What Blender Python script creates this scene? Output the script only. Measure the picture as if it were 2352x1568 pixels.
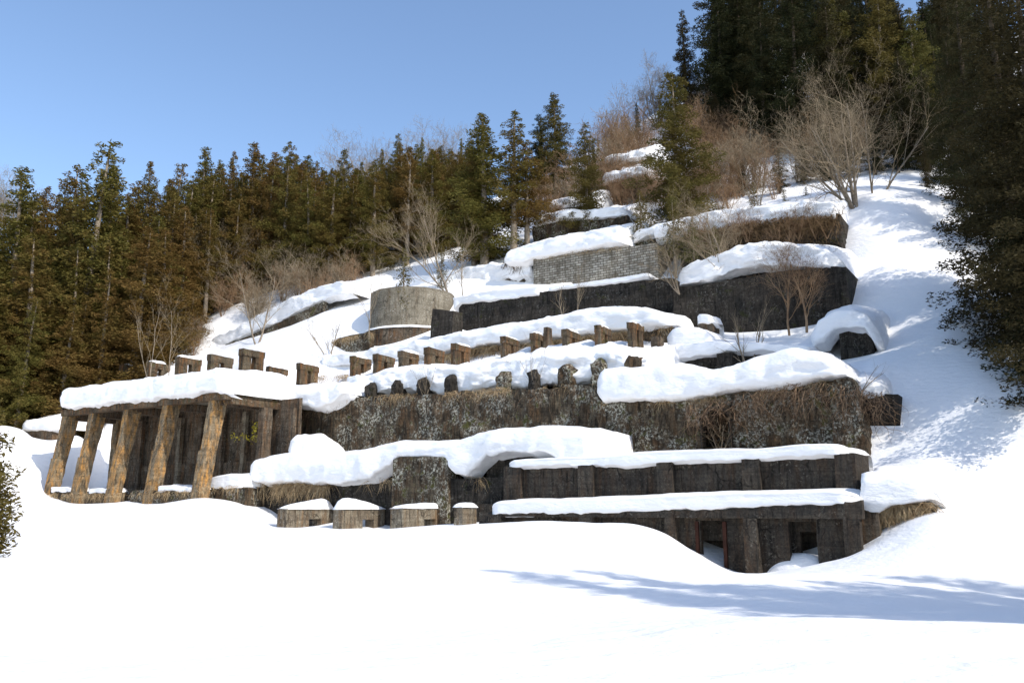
import bpy, math, random
import numpy as np
from mathutils import Vector
R = math.radians
random.seed(7); RNG = np.random.default_rng(7)
for o in list(bpy.data.objects): bpy.data.objects.remove(o)
SC = bpy.context.scene; COL = SC.collection

# ------------------------------------------------------------------ camera, sky, sun, exposure
PITCH = R(11.0); F = 1957.0            # focal length in units of a 2352 px wide picture
cam = bpy.data.cameras.new('camera'); camo = bpy.data.objects.new('camera', cam); COL.objects.link(camo)
cam.sensor_width = 36; cam.lens = 36*F/2352; cam.clip_start = .1; cam.clip_end = 3000
camo.location = (0, 0, 0); camo.rotation_euler = (R(90)+PITCH, 0, 0); SC.camera = camo
SUN_AZ = R(133); SUN_EL = R(41)       # azimuth clockwise from +Y (view direction)
wd = bpy.data.worlds.new('World'); SC.world = wd; wd.use_nodes = True
nt = wd.node_tree; nt.nodes.clear()
bg = nt.nodes.new('ShaderNodeBackground'); ow = nt.nodes.new('ShaderNodeOutputWorld'); sk = nt.nodes.new('ShaderNodeTexSky')
sk.sky_type = 'NISHITA'; sk.sun_disc = False; sk.sun_elevation = SUN_EL; sk.sun_rotation = SUN_AZ
sk.altitude = 0; sk.air_density = 1.0; sk.dust_density = 1.0; sk.ozone_density = 2.6
bg.inputs[1].default_value = .148
nt.links.new(sk.outputs[0], bg.inputs[0]); nt.links.new(bg.outputs[0], ow.inputs[0])
sl = bpy.data.lights.new('sun', 'SUN'); sl.energy = 2.5; sl.angle = R(.53); sl.color = (1, .95, .87)
so = bpy.data.objects.new('sun', sl); COL.objects.link(so)
SD = Vector((math.sin(SUN_AZ)*math.cos(SUN_EL), math.cos(SUN_AZ)*math.cos(SUN_EL), math.sin(SUN_EL)))
so.rotation_euler = SD.to_track_quat('Z', 'Y').to_euler(); so.location = (60, -60, 80)
SC.view_settings.view_transform = 'Standard'; SC.view_settings.look = 'None'
SC.view_settings.exposure = .70; SC.view_settings.gamma = 1
SC.render.engine = 'CYCLES'

# ------------------------------------------------------------------ coordinates
# The ruin is laid out in its own frame: s runs along the terraces, t goes into the hill, z is up (0 = eye height).
A = R(33.0); cA, sA = math.cos(A), math.sin(A); sp, cp = math.sin(PITCH), math.cos(PITCH)
def ray(u, v):
    dx = (u-1176)/F; dy = (784-v)/F
    return dx, cp-dy*sp, sp+dy*cp
def ST(u, v, T):
    x, y, z = ray(u, v); k = T/(x*sA+y*cA); x *= k; y *= k; z *= k
    return x*cA-y*sA, z
def W(s, t, z): return (s*cA+t*sA, -s*sA+t*cA, z)
def PT(u, v, T):
    s, z = ST(u, v, T); return W(s, T, z)
def PY(u, v, Y):
    x, y, z = ray(u, v); return (x*Y/y, Y, z*Y/y)
def t_at(s, u, v):
    x, y, z = ray(u, v); k = x/y
    return s*(cA+k*sA)/(k*cA-sA)

# ------------------------------------------------------------------ noise
def _h(ix, iy, iz):
    n = (ix*374761393+iy*668265263+iz*1274126177) & 0xffffffff
    n = ((n ^ (n >> 13))*1103515245) & 0xffffffff
    n = ((n ^ (n >> 16))*668265263) & 0xffffffff
    return ((n ^ (n >> 15)) & 0xffff)/32767.5-1
def vn(P):
    P = np.asarray(P, float); I = np.floor(P).astype(np.int64); f = P-I; f = f*f*(3-2*f); r = 0
    for a in (0, 1):
        for b in (0, 1):
            for c in (0, 1):
                w = (f[:, 0] if a else 1-f[:, 0])*(f[:, 1] if b else 1-f[:, 1])*(f[:, 2] if c else 1-f[:, 2])
                r = r+w*_h(I[:, 0]+a, I[:, 1]+b, I[:, 2]+c)
    return r
def fbm(P, sc=1.0, o=3):
    P = np.asarray(P, float)*sc; r = 0; a = 1.
    for i in range(o): r = r+a*vn(P+17.3*i); P = P*2.03; a *= .5
    return r/1.75
def vfbm(P, sc, o=3):
    P = np.asarray(P, float)
    return np.stack([fbm(P, sc, o), fbm(P+[31.7, 5, 9], sc, o), fbm(P+[-11, 47.3, 3], sc, o)], 1)

# ------------------------------------------------------------------ object helpers
def mesh(name, V, Fc, mat=None, parent=None, smooth=False):
    me = bpy.data.meshes.new(name)
    V = np.asarray(V, np.float32)
    if isinstance(Fc, np.ndarray):
        n, k = Fc.shape
        me.vertices.add(len(V)); me.vertices.foreach_set('co', V.ravel())
        me.loops.add(n*k); me.loops.foreach_set('vertex_index', Fc.astype(np.int32).ravel())
        me.polygons.add(n); me.polygons.foreach_set('loop_start', (np.arange(n)*k).astype(np.int32))
        me.polygons.foreach_set('loop_total', np.full(n, k, np.int32))
        me.update(calc_edges=True)
    else:
        me.from_pydata([tuple(map(float, p)) for p in V], [], Fc); me.update()
    if smooth: me.polygons.foreach_set('use_smooth', np.ones(len(me.polygons), bool))
    if mat: me.materials.append(mat)
    o = bpy.data.objects.new(name, me); COL.objects.link(o)
    if parent: o.parent = parent
    return o
def tag(o, label=None, cat=None, group=None, kind=None):
    if label: o['label'] = label
    if cat: o['category'] = cat
    if group: o['group'] = group
    if kind: o['kind'] = kind
    return o
def thing(name, loc, label, cat, group=None, rz=0):
    o = bpy.data.objects.new(name, None); COL.objects.link(o); o.location = loc; o.rotation_euler = (0, 0, rz)
    o.empty_display_size = .3
    return tag(o, label, cat, group)
def shift(o, root):                     # mesh made in world coordinates, re-based on its root
    for v in o.data.vertices: v.co -= root.location
class MB:
    def __init__(s): s.V = []; s.F = []; s.n = 0
    def add(s, V, Fc):
        V = np.asarray(V, float); s.V.append(V); s.F += [tuple(i+s.n for i in f) for f in Fc]; s.n += len(V)
    def hexa(s, c, step=.35, amp=.03, nsc=1.3):
        """c: 8 corners in (s,t,z): bottom 4 (s0t0,s1t0,s1t1,s0t1) then top 4; each face a displaced grid"""
        c = np.asarray(c, float)
        c = np.array([W(*p) for p in c])
        for q in ((0, 1, 5, 4), (1, 2, 6, 5), (2, 3, 7, 6), (3, 0, 4, 7), (4, 5, 6, 7), (3, 2, 1, 0)):
            a, b, d, e = c[list(q)]
            nu = max(1, min(60, int(np.linalg.norm(b-a)/step))); nv = max(1, min(30, int(np.linalg.norm(e-a)/step)))
            U, Vv = np.meshgrid(np.linspace(0, 1, nu+1), np.linspace(0, 1, nv+1)); U = U.ravel()[:, None]; Vv = Vv.ravel()[:, None]
            P = a*(1-U)*(1-Vv)+b*U*(1-Vv)+d*U*Vv+e*(1-U)*Vv
            P = P+vfbm(P, nsc, 2)*amp+vfbm(P, 3.6, 2)*min(.028, amp*1.2)
            fs = [(j*(nu+1)+i, j*(nu+1)+i+1, (j+1)*(nu+1)+i+1, (j+1)*(nu+1)+i) for j in range(nv) for i in range(nu)]
            s.add(P, fs)
    def box(s, s0, s1, t0, t1, z0, z1, step=.35, amp=.03, dtop=0):
        s.hexa([(s0, t0, z0), (s1, t0, z0), (s1, t1, z0), (s0, t1, z0), (s0, t0+dtop, z1), (s1, t0+dtop, z1), (s1, t1+dtop, z1), (s0, t1+dtop, z1)], step, amp)
    def build(s, name, mat, parent=None, smooth=False):
        o = mesh(name, np.concatenate(s.V), s.F, mat, parent, smooth)
        if parent: shift(o, parent)
        return o

# ------------------------------------------------------------------ materials
def mat_new(name):
    m = bpy.data.materials.new(name); m.use_nodes = True; nt = m.node_tree
    b = nt.nodes['Principled BSDF']; b.inputs['Roughness'].default_value = .9
    try: b.inputs['Specular IOR Level'].default_value = .15
    except Exception: pass
    return m, nt, b
def nd(nt, t, **k):
    n = nt.nodes.new(t)
    for a, b in k.items():
        if a.startswith('i_'):
            key = a[2:]; key = int(key) if key.isdigit() else key
            n.inputs[key].default_value = b
        else: setattr(n, a, b)
    return n
def pos(nt, sx=1, sy=1, sz=1, obj=False):
    if obj: g = nt.nodes.new('ShaderNodeTexCoord').outputs['Object']
    else: g = nt.nodes.new('ShaderNodeNewGeometry').outputs['Position']
    m = nd(nt, 'ShaderNodeMapping'); m.inputs['Scale'].default_value = (sx, sy, sz); nt.links.new(g, m.inputs[0]); return m.outputs[0]
def noise(nt, vec, sc, det=4, rough=.6):
    n = nd(nt, 'ShaderNodeTexNoise'); n.inputs['Scale'].default_value = sc; n.inputs['Detail'].default_value = det
    n.inputs['Roughness'].default_value = rough; nt.links.new(vec, n.inputs['Vector']); return n.outputs['Fac']
def ramp(nt, fac, stops):
    r = nd(nt, 'ShaderNodeValToRGB'); e = r.color_ramp.elements
    while len(e) < len(stops): e.new(.5)
    for i, (p, c) in enumerate(stops):
        e[i].position = p; e[i].color = (c, c, c, 1) if not isinstance(c, tuple) else (*c, 1)
    nt.links.new(fac, r.inputs[0]); return r.outputs[0]
def mix(nt, fac, a, b, typ='MIX'):
    m = nd(nt, 'ShaderNodeMix', data_type='RGBA', blend_type=typ)
    for sk_, v in ((0, fac), (6, a), (7, b)):
        if hasattr(v, 'is_linked') or hasattr(v, 'node'): nt.links.new(v, m.inputs[sk_])
        else: m.inputs[sk_].default_value = v if sk_ == 0 else (*v, 1)
    return m.outputs[2]
def bump(nt, b, h, st, dist=.05):
    n = nd(nt, 'ShaderNodeBump'); n.inputs['Strength'].default_value = st; n.inputs['Distance'].default_value = dist
    nt.links.new(h, n.inputs['Height']); nt.links.new(n.outputs[0], b.inputs['Normal'])
def concrete(name, base, dark, stain, pale, stain_amt=.5, pale_amt=.5, dark_amt=.5, psc=1.6, moss=None, moss_amt=.6, zs=.22):
    """weathered concrete: blotches, vertical run marks, coloured stains, pale lichen"""
    m, nt, b = mat_new(name)
    p = pos(nt); ps = pos(nt, 1.6, 1.6, zs); pl = pos(nt, .25, .25, 4.0)
    c = mix(nt, ramp(nt, noise(nt, p, .8, 6, .65), [(.38, 0.), (.66, 1.)]), base, dark)
    st = ramp(nt, noise(nt, ps, 1.7, 5, .6), [(.62-.3*stain_amt, 0.), (.8-.2*stain_amt, 1.)])
    c = mix(nt, st, c, stain)
    dk = ramp(nt, noise(nt, ps, 3.1, 4, .7), [(.6-.2*dark_amt, 0.), (.75-.1*dark_amt, 1.)])
    c = mix(nt, dk, c, tuple(x*.45 for x in dark))
    ln = ramp(nt, noise(nt, pl, 1.5, 2, .5), [(.45, 0.), (.62, .35)])
    c = mix(nt, ln, c, tuple(x*.7 for x in dark))
    big = ramp(nt, noise(nt, p, .55, 5, .7), [(.46, 0.), (.58, 1.)])
    li = ramp(nt, noise(nt, p, psc*4, 6, .8), [(.60-.1*pale_amt, 0.), (.66-.1*pale_amt, 1.)])
    mm = nd(nt, 'ShaderNodeMath', operation='MULTIPLY'); nt.links.new(big, mm.inputs[0]); nt.links.new(li, mm.inputs[1])
    c = mix(nt, mm.outputs[0], c, pale)
    if moss:
        ms = ramp(nt, noise(nt, p, 1.1, 5, .75), [(.66-.25*moss_amt, 0.), (.72-.2*moss_amt, 1.)])
        c = mix(nt, ms, c, moss)
    wn = nd(nt, 'ShaderNodeTexNoise'); wn.inputs['Scale'].default_value = 1.5; nt.links.new(p, wn.inputs['Vector'])
    wa = nd(nt, 'ShaderNodeVectorMath', operation='ADD'); nt.links.new(p, wa.inputs[0]); nt.links.new(wn.outputs['Color'], wa.inputs[1])
    vo = nd(nt, 'ShaderNodeTexVoronoi', feature='DISTANCE_TO_EDGE'); vo.inputs['Scale'].default_value = .45; nt.links.new(wa.outputs[0], vo.inputs['Vector'])
    ck = ramp(nt, vo.outputs['Distance'], [(.006, .8), (.022, 0.)])
    cm = nd(nt, 'ShaderNodeMath', operation='MULTIPLY'); nt.links.new(ck, cm.inputs[0]); nt.links.new(ramp(nt, noise(nt, p, .6, 2), [(.45, 0.), (.6, 1.)]), cm.inputs[1])
    c = mix(nt, cm.outputs[0], c, tuple(x*.3 for x in dark))
    sz = nd(nt, 'ShaderNodeSeparateXYZ'); nt.links.new(pos(nt), sz.inputs[0])
    fz = nd(nt, 'ShaderNodeMath', operation='FRACT'); mz = nd(nt, 'ShaderNodeMath', operation='MULTIPLY'); mz.inputs[1].default_value = 1/.85
    nt.links.new(sz.outputs[2], mz.inputs[0]); nt.links.new(mz.outputs[0], fz.inputs[0])
    c = mix(nt, ramp(nt, fz.outputs[0], [(.0, .55), (.035, 0.)]), c, tuple(x*.5 for x in dark))
    gr = ramp(nt, noise(nt, p, 9, 5, .7), [(.3, .55), (.7, 1.3)])
    c = mix(nt, 1.0, c, gr, 'MULTIPLY')
    nt.links.new(c, b.inputs['Base Color'])
    bump(nt, b, noise(nt, p, 5, 6, .75), .8, .12)
    return m
M = {}
M['dark'] = concrete('dark_concrete', (.085, .072, .056), (.036, .031, .026), (.075, .048, .03), (.17, .15, .12), .55, .45, .55)
M['mossy'] = concrete('lichen_concrete', (.135, .108, .072), (.045, .035, .024), (.12, .07, .035), (.46, .44, .36), .7, 1.0, .95, 1.5, (.075, .07, .02), .38)
M['black'] = concrete('blackened_concrete', (.07, .058, .046), (.024, .021, .017), (.05, .04, .03), (.16, .15, .13), .4, .5, .7, 1.3, (.035, .035, .015), .3)
M['rust'] = concrete('rust_stained_concrete', (.34, .26, .16), (.13, .10, .065), (.52, .26, .07), (.46, .41, .32), .6, .35, .65, 1.6, zs=.45)
M['brownc'] = concrete('brown_concrete', (.20, .16, .115), (.07, .055, .04), (.16, .085, .04), (.36, .33, .27), .6, .3, .6)
M['box'] = concrete('box_concrete', (.30, .26, .19), (.13, .10, .07), (.20, .12, .06), (.46, .43, .36), .5, .4, .6)
M['grey'] = concrete('grey_concrete', (.30, .265, .20), (.17, .145, .105), (.15, .11, .07), (.55, .52, .44), .35, .4, .35)
M['post'] = concrete('post_concrete', (.15, .12, .08), (.06, .045, .03), (.19, .085, .03), (.34, .31, .26), .6, .2, .5, 1.6, (.07, .06, .02), .35)
def m_snow():
    m, nt, b = mat_new('snow'); b.inputs['Base Color'].default_value = (.915, .90, .88, 1); b.inputs['Roughness'].default_value = .65
    p = pos(nt, 1, 1, 2.6); bump(nt, b, noise(nt, p, 2.0, 6, .6), .6, .16); return m
M['snow'] = m_snow()
def m_block():
    m, nt, b = mat_new('concrete_blocks')
    g = nd(nt, 'ShaderNodeNewGeometry'); vr = nd(nt, 'ShaderNodeVectorRotate'); vr.rotation_type = 'Z_AXIS'
    vr.inputs['Angle'].default_value = A; nt.links.new(g.outputs['Position'], vr.inputs[0])
    sx = nd(nt, 'ShaderNodeSeparateXYZ'); cx = nd(nt, 'ShaderNodeCombineXYZ'); nt.links.new(vr.outputs[0], sx.inputs[0])
    nt.links.new(sx.outputs[0], cx.inputs[0]); nt.links.new(sx.outputs[2], cx.inputs[1])
    br = nd(nt, 'ShaderNodeTexBrick'); nt.links.new(cx.outputs[0], br.inputs['Vector'])
    br.inputs['Scale'].default_value = 1; br.inputs['Brick Width'].default_value = .62; br.inputs['Row Height'].default_value = .25
    br.inputs['Mortar Size'].default_value = .028; br.inputs['Color1'].default_value = (.46, .42, .34, 1); br.inputs['Color2'].default_value = (.22, .19, .15, 1)
    br.inputs['Mortar'].default_value = (.06, .05, .035, 1); br.inputs['Bias'].default_value = -.1
    p = pos(nt); ps = pos(nt, 1.5, 1.5, .3)
    c = mix(nt, ramp(nt, noise(nt, ps, 1.4, 5, .7), [(.45, 0.), (.68, .85)]), br.outputs[0], (.09, .075, .05))
    c = mix(nt, ramp(nt, noise(nt, p, 3, 5, .7), [(.5, 0.), (.68, .6)]), c, (.12, .09, .055))
    nt.links.new(c, b.inputs['Base Color'])
    inv = nd(nt, 'ShaderNodeMath', operation='SUBTRACT'); inv.inputs[0].default_value = 1; nt.links.new(br.outputs['Fac'], inv.inputs[1])
    bump(nt, b, inv.outputs[0], .8, .04); return m
M['block'] = m_block()
def m_leaf(name, ca, cb, cc, tr=.25):
    m, nt, b = mat_new(name)
    oi = nd(nt, 'ShaderNodeObjectInfo'); p = pos(nt)
    f = noise(nt, p, .5, 3, .6); f2 = noise(nt, p, 2.6, 3, .6)
    c = mix(nt, ramp(nt, f2, [(.35, 0.), (.65, 1.)]), ca, cb)
    ad = nd(nt, 'ShaderNodeMath', operation='ADD'); nt.links.new(f, ad.inputs[0])
    ml = nd(nt, 'ShaderNodeMath', operation='MULTIPLY'); ml.inputs[1].default_value = .5; nt.links.new(oi.outputs['Random'], ml.inputs[0]); nt.links.new(ml.outputs[0], ad.inputs[1])
    c = mix(nt, ramp(nt, ad.outputs[0], [(.55, 0.), (.95, 1.)]), c, cc)
    nt.links.new(c, b.inputs['Base Color']); b.inputs['Roughness'].default_value = .75
    tn = nd(nt, 'ShaderNodeBsdfTranslucent'); nt.links.new(c, tn.inputs[0])
    mx = nd(nt, 'ShaderNodeMixShader'); mx.inputs[0].default_value = tr
    nt.links.new(b.outputs[0], mx.inputs[1]); nt.links.new(tn.outputs[0], mx.inputs[2])
    nt.links.new(mx.outputs[0], nt.nodes['Material Output'].inputs[0]); return m
M['cedar'] = m_leaf('cedar_foliage', (.075, .074, .015), (.16, .13, .03), (.155, .092, .026))
M['cedar_dark'] = m_leaf('dark_cedar_foliage', (.016, .021, .007), (.036, .038, .012), (.046, .036, .013))
M['cedar_green'] = m_leaf('green_cedar_foliage', (.055, .062, .014), (.12, .11, .028), (.115, .088, .023))
def m_plain(name, ca, cb, sc=4, tr=0):
    m, nt, b = mat_new(name); p = pos(nt)
    nt.links.new(mix(nt, ramp(nt, noise(nt, p, sc, 4, .7), [(.35, 0.), (.65, 1.)]), ca, cb), b.inputs['Base Color']); return m
M['bark'] = m_plain('bark', (.16, .12, .08), (.30, .25, .19))
M['bark_dark'] = m_plain('dark_bark', (.05, .038, .025), (.12, .09, .06))
M['twig'] = m_plain('twigs', (.17, .125, .075), (.34, .27, .18), 1.2)
M['twig_red'] = m_plain('brown_twigs', (.17, .095, .05), (.33, .22, .13), 1.2)
M['straw'] = m_plain('straw', (.22, .14, .07), (.60, .45, .26), 3.5)
M['vine'] = m_plain('vine', (.07, .035, .02), (.34, .23, .14), 5)
M['brush'] = m_plain('brush', (.07, .042, .02), (.22, .14, .07), 2.0)
M['mossfill'] = m_plain('moss_mat', (.035, .028, .012), (.11, .085, .025), 2.5)
M['leafy'] = m_plain('yellow_leaves', (.35, .28, .03), (.55, .45, .06), 3)
M['rustmetal'] = m_plain('rusted_metal', (.03, .014, .01), (.06, .024, .016), 3)

# ------------------------------------------------------------------ terrain
CT = []
def cy(Y, *pts):
    for u, v in pts: CT.append(PY(u, v, Y))
def ct(T, *pts):
    for u, v in pts: CT.append(PT(u, v, T))
CT += [(-6, 0, -1.75), (6, 0, -1.75), (0, -25, -1.9), (-40, -20, -2), (40, -20, -1.5), (-60, 15, -2.2), (0, 5, -1.72)]
cy(9, (0, 1568), (700, 1568), (1400, 1568), (2352, 1568))
cy(14, (1500, 1440), (1900, 1430), (2352, 1437), (1100, 1470), (300, 1478))
cy(20, (2352, 1420), (1900, 1412), (1400, 1408), (800, 1405), (200, 1395))
cy(30, (2352, 1345), (1900, 1330), (1450, 1325), (1000, 1310), (400, 1295), (-200, 1290))
cy(38, (1100, 1230), (1450, 1236), (1690, 1332), (1560, 1268))
ct(38.4, (1150, 1197), (1300, 1199), (1450, 1198), (1530, 1212))
ct(39.6, (1200, 1212), (1400, 1220), (1550, 1250))
ct(39, (1640, 1295), (1690, 1325), (1725, 1311), (1800, 1300), (1900, 1285), (1980, 1268))
ct(39.8, (640, 1211), (1060, 1206))
ct(41.2, (640, 1211), (760, 1209), (880, 1209), (1000, 1206), (1060, 1203))
ct(38, (700, 1222), (950, 1222), (500, 1200), (250, 1190))
ct(40.3, (95, 1150), (200, 1155), (300, 1160), (400, 1152), (480, 1148), (560, 1160))
ct(44, (200, 1138), (350, 1140), (480, 1140), (600, 1175), (800, 1190))
ct(47.2, (230, 1160), (330, 1160), (450, 1155), (560, 1150), (660, 1140))
ct(47, (120, 1070))
ct(50.5, (250, 1080), (400, 1070), (560, 1060))
cy(72, (20, 1110), (-100, 1090))
cy(85, (60, 985), (180, 975), (-100, 1000))
# right hand slope
cy(37, (2030, 1252), (2150, 1178), (2350, 1215), (2600, 1150))
cy(42, (2100, 1110), (2350, 1080), (1990, 1130))
ct(47, (2020, 1085), (2150, 1060))
ct(51, (2070, 1010), (2350, 930))
ct(54, (2060, 900), (2250, 860), (2030, 830), (2500, 900))
ct(61, (2060, 780), (2200, 740), (2400, 800))
ct(68, (1960, 650), (2150, 640), (2400, 700))
ct(80, (1945, 475), (2060, 457), (2180, 520), (2400, 560))
# under the terraces
ct(42.5, (1200, 1200), (1600, 1230), (1900, 1250))
ct(41, (1700, 1320), (1850, 1300), (1950, 1280))
ct(44, (650, 1208), (850, 1212), (1000, 1212))
ct(46, (1000, 1200), (700, 1205), (1500, 1150))
ct(50, (700, 1130), (1000, 1110), (1400, 1090), (1640, 1095), (1800, 1085))
ct(53, (700, 1020), (1000, 1000), (1400, 980), (1640, 990), (1800, 980))
ct(54, (250, 1010), (450, 960), (100, 985))
ct(57, (700, 895), (900, 880), (1100, 862), (1300, 842), (1460, 835), (1700, 860), (1900, 850))
ct(53.0, (300, 885), (440, 880), (560, 892), (660, 895), (740, 892))
ct(61, (800, 830), (1100, 810), (1400, 780), (1700, 800), (1850, 800), (1990, 800))
ct(67, (1100, 760), (1400, 735), (1700, 740), (1900, 700))
ct(74, (1250, 660), (1500, 640), (1750, 640), (1900, 610))
# snow slope left of the tank, up to the forest edge
ct(60, (400, 822), (560, 808), (700, 795))
ct(65, (490, 812), (560, 792), (640, 762), (700, 738), (742, 716))
ct(68, (420, 765), (600, 742), (800, 700), (950, 690))
ct(76, (500, 700), (800, 650), (1000, 640), (1150, 620))
ct(85, (900, 600), (1100, 565), (1250, 540), (1400, 520), (700, 640))
cy(105, (-100, 900), (100, 890), (300, 860), (500, 740))
ct(95, (1100, 520), (1300, 460), (1500, 450), (1700, 440), (1900, 420), (2150, 420), (2400, 450))
cy(125, (1430, 320), (1200, 450), (1600, 290), (900, 540), (500, 650), (100, 760))
cy(150, (1650, 150), (1500, 262), (1200, 440), (900, 510), (500, 600), (100, 700), (-200, 720), (2000, 80), (2400, 80))
cy(175, (1800, 60), (2400, 30), (1300, 400), (800, 540), (300, 640), (-300, 660))
CT = np.array(CT)
def tps_fit(P):
    n = len(P); d = np.linalg.norm(P[:, None, :2]-P[None, :, :2], axis=2); K = d*d*np.log(d+1e-9); K += np.eye(n)*3.0
    Q = np.c_[np.ones(n), P[:, :2]]; L = np.zeros((n+3, n+3)); L[:n, :n] = K; L[:n, n:] = Q; L[n:, :n] = Q.T
    return np.linalg.solve(L, np.r_[P[:, 2], 0, 0, 0])
TW = tps_fit(CT)
def Zr(X, Y):
    X = np.asarray(X, float).ravel(); Y = np.asarray(Y, float).ravel(); far = np.maximum(Y-150, 0); X = X*150/np.maximum(Y, 150); Y = np.minimum(Y, 150); out = np.zeros(len(X))
    for i in range(0, len(X), 20000):
        x = X[i:i+20000]; y = Y[i:i+20000]
        d = np.hypot(x[:, None]-CT[None, :, 0], y[:, None]-CT[None, :, 1])
        out[i:i+20000] = (d*d*np.log(d+1e-9))@TW[:-3]+TW[-3]+TW[-2]*x+TW[-1]*y
    return out-far*.12
def tz(x, y): return float(Zr([x], [y])[0])
def build_ground():
    an = np.r_[np.linspace(-180, -42, 60, endpoint=False), np.linspace(-42, 42, 460, endpoint=False), np.linspace(42, 180, 60)]
    rr = np.r_[[.3, 1.5, 3], np.geomspace(5, 230, 420)]
    An, Rr = np.meshgrid(R(1)*an, rr); X = (Rr*np.sin(An)).ravel(); Y = (Rr*np.cos(An)).ravel()
    far = np.clip((np.hypot(X, Y)-150)/80, 0, 1)
    back = np.clip((-Y-20)/30, 0, 1); side = np.clip((np.abs(np.degrees(np.arctan2(X, Y)))-50)/40, 0, 1)*np.clip((np.hypot(X, Y)-30)/30, 0, 1)
    m = np.maximum(back, side); Z = Zr(X, Y)
    Z = np.clip(Z, -3.4, 140)*(1-m)+(-1.9)*m
    P = np.c_[X, Y, Z*0]
    d = np.hypot(X, Y)
    # wind ripples near, soft hummocks, fluting down the slopes
    rp = fbm(np.c_[X*.35+Y*.1, Y*1.5-X*.5, Z*0], 1.0, 3)*.07*np.clip(1-d/60, 0, 1)
    hm = fbm(P, .22, 3)*.12*np.clip(d/12, .2, 1)+fbm(P+50, .9, 2)*.035
    Z = Z+rp+hm+fbm(P+9, .08, 3)*1.0*np.clip((d-90)/40, 0, 1)
    nc = len(an); nr = len(rr)
    i = np.arange(nc-1)[None, :]; j = np.arange(nr-1)[:, None]; a = j*nc+i
    Fq = np.stack([a, a+1, a+nc+1, a+nc], -1).reshape(-1, 4)
    o = mesh('ground', np.c_[X, Y, Z], Fq, M['snow'], smooth=True); tag(o, kind='structure')
build_ground()
def far_ground():
    n = 72; V = []; Fc = []
    prof = [(225, -3), (600, 10), (1500, 20)]
    for r, z in prof:
        for i in range(n):
            a = 2*math.pi*i/n; x, y = r*math.sin(a), r*math.cos(a)
            zz = z
            if r == 225:
                m = max(np.clip((abs(math.degrees(math.atan2(x, y)))-50)/40, 0, 1), np.clip((-y-20)/30, 0, 1))
                zz = float(np.clip(tz(x, y), -3.4, 140))*(1-m)-2*m-1.5
            V.append((x, y, zz))
    for k in range(len(prof)-1):
        for i in range(n): Fc.append((k*n+i, k*n+(i+1) % n, (k+1)*n+(i+1) % n, (k+1)*n+i))
    o = mesh('hills', V, Fc, M['snow'], smooth=True); tag(o, kind='structure')
far_ground()

# ------------------------------------------------------------------ walls and snow
def wall(name, label, cat, top, T, depth, vb, mat, amp=.08, step=.3, jag=.06, hole=None, parent=None, batter=0, group=None, nsc=.9, zb=None):
    pts = sorted(ST(u, v, T) for u, v in top); S0, S1 = pts[0][0], pts[-1][0]
    if zb is None: zb = min(ST(u, v, T)[1] for u, v in vb)
    ns = max(2, int((S1-S0)/step)); S = np.linspace(S0, S1, ns+1)
    zt = np.interp(S, [p[0] for p in pts], [p[1] for p in pts])
    zt = zt+fbm(np.c_[S*1.0, S*0, S*0+T], 2.2, 3)*jag
    hmax = (zt-zb).max(); nz = max(2, int(hmax/step)); V = []
    q = np.linspace(0, 1, nz+1)
    Sg = np.repeat(S[None, :], nz+1, 0); Zg = zb+(zt-zb)[None, :]*q[:, None]
    Tg = T-batter*(1-q)[:, None]*np.ones_like(Sg)
    P = np.stack(W(Sg.ravel(), Tg.ravel(), Zg.ravel()), 1); P = P+vfbm(P, nsc, 4)*amp*[1, 1, .5]
    B = np.stack(W(S, np.full_like(S, T+depth), zt), 1); B2 = B.copy(); B2[:, 2] = zb
    V = np.concatenate([P, B, B2]); n = ns+1; Fc = []
    def g(j, i): return j*n+i
    for j in range(nz):
        for i in range(ns):
            if hole and hole((S[i]+S[i+1])/2, (Zg[j, i]+Zg[j+1, i+1])/2): continue
            Fc.append((g(j, i), g(j, i+1), g(j+1, i+1), g(j+1, i)))
    b = (nz+1)*n
    for i in range(ns):
        Fc.append((g(nz, i), g(nz, i+1), b+i+1, b+i)); Fc.append((b+i, b+i+1, b+n+i+1, b+n+i))
    Fc.append(tuple([g(j, 0) for j in range(nz, -1, -1)]+[b+n, b])); Fc.append(tuple([g(j, ns) for j in range(nz+1)]+[b+ns, b+n+ns])) 
    if parent is not None:
        o = mesh(name, V, Fc, mat, parent); shift(o, parent); return o
    o = mesh(name, V, Fc, mat); return tag(o, label, cat, group)
def crom(P, sub):
    """Catmull-Rom along axis 0; P (n, m, 3)"""
    out = []
    n = len(P)
    for i in range(n-1):
        p0 = P[max(i-1, 0)]; p1 = P[i]; p2 = P[i+1]; p3 = P[min(i+2, n-1)]
        for k in range(sub):
            t = k/sub
            out.append(.5*((2*p1)+(-p0+p2)*t+(2*p0-5*p1+4*p2-p3)*t*t+(-p0+3*p1-3*p2+p3)*t**3))
    out.append(P[-1]); return np.array(out)
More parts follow.
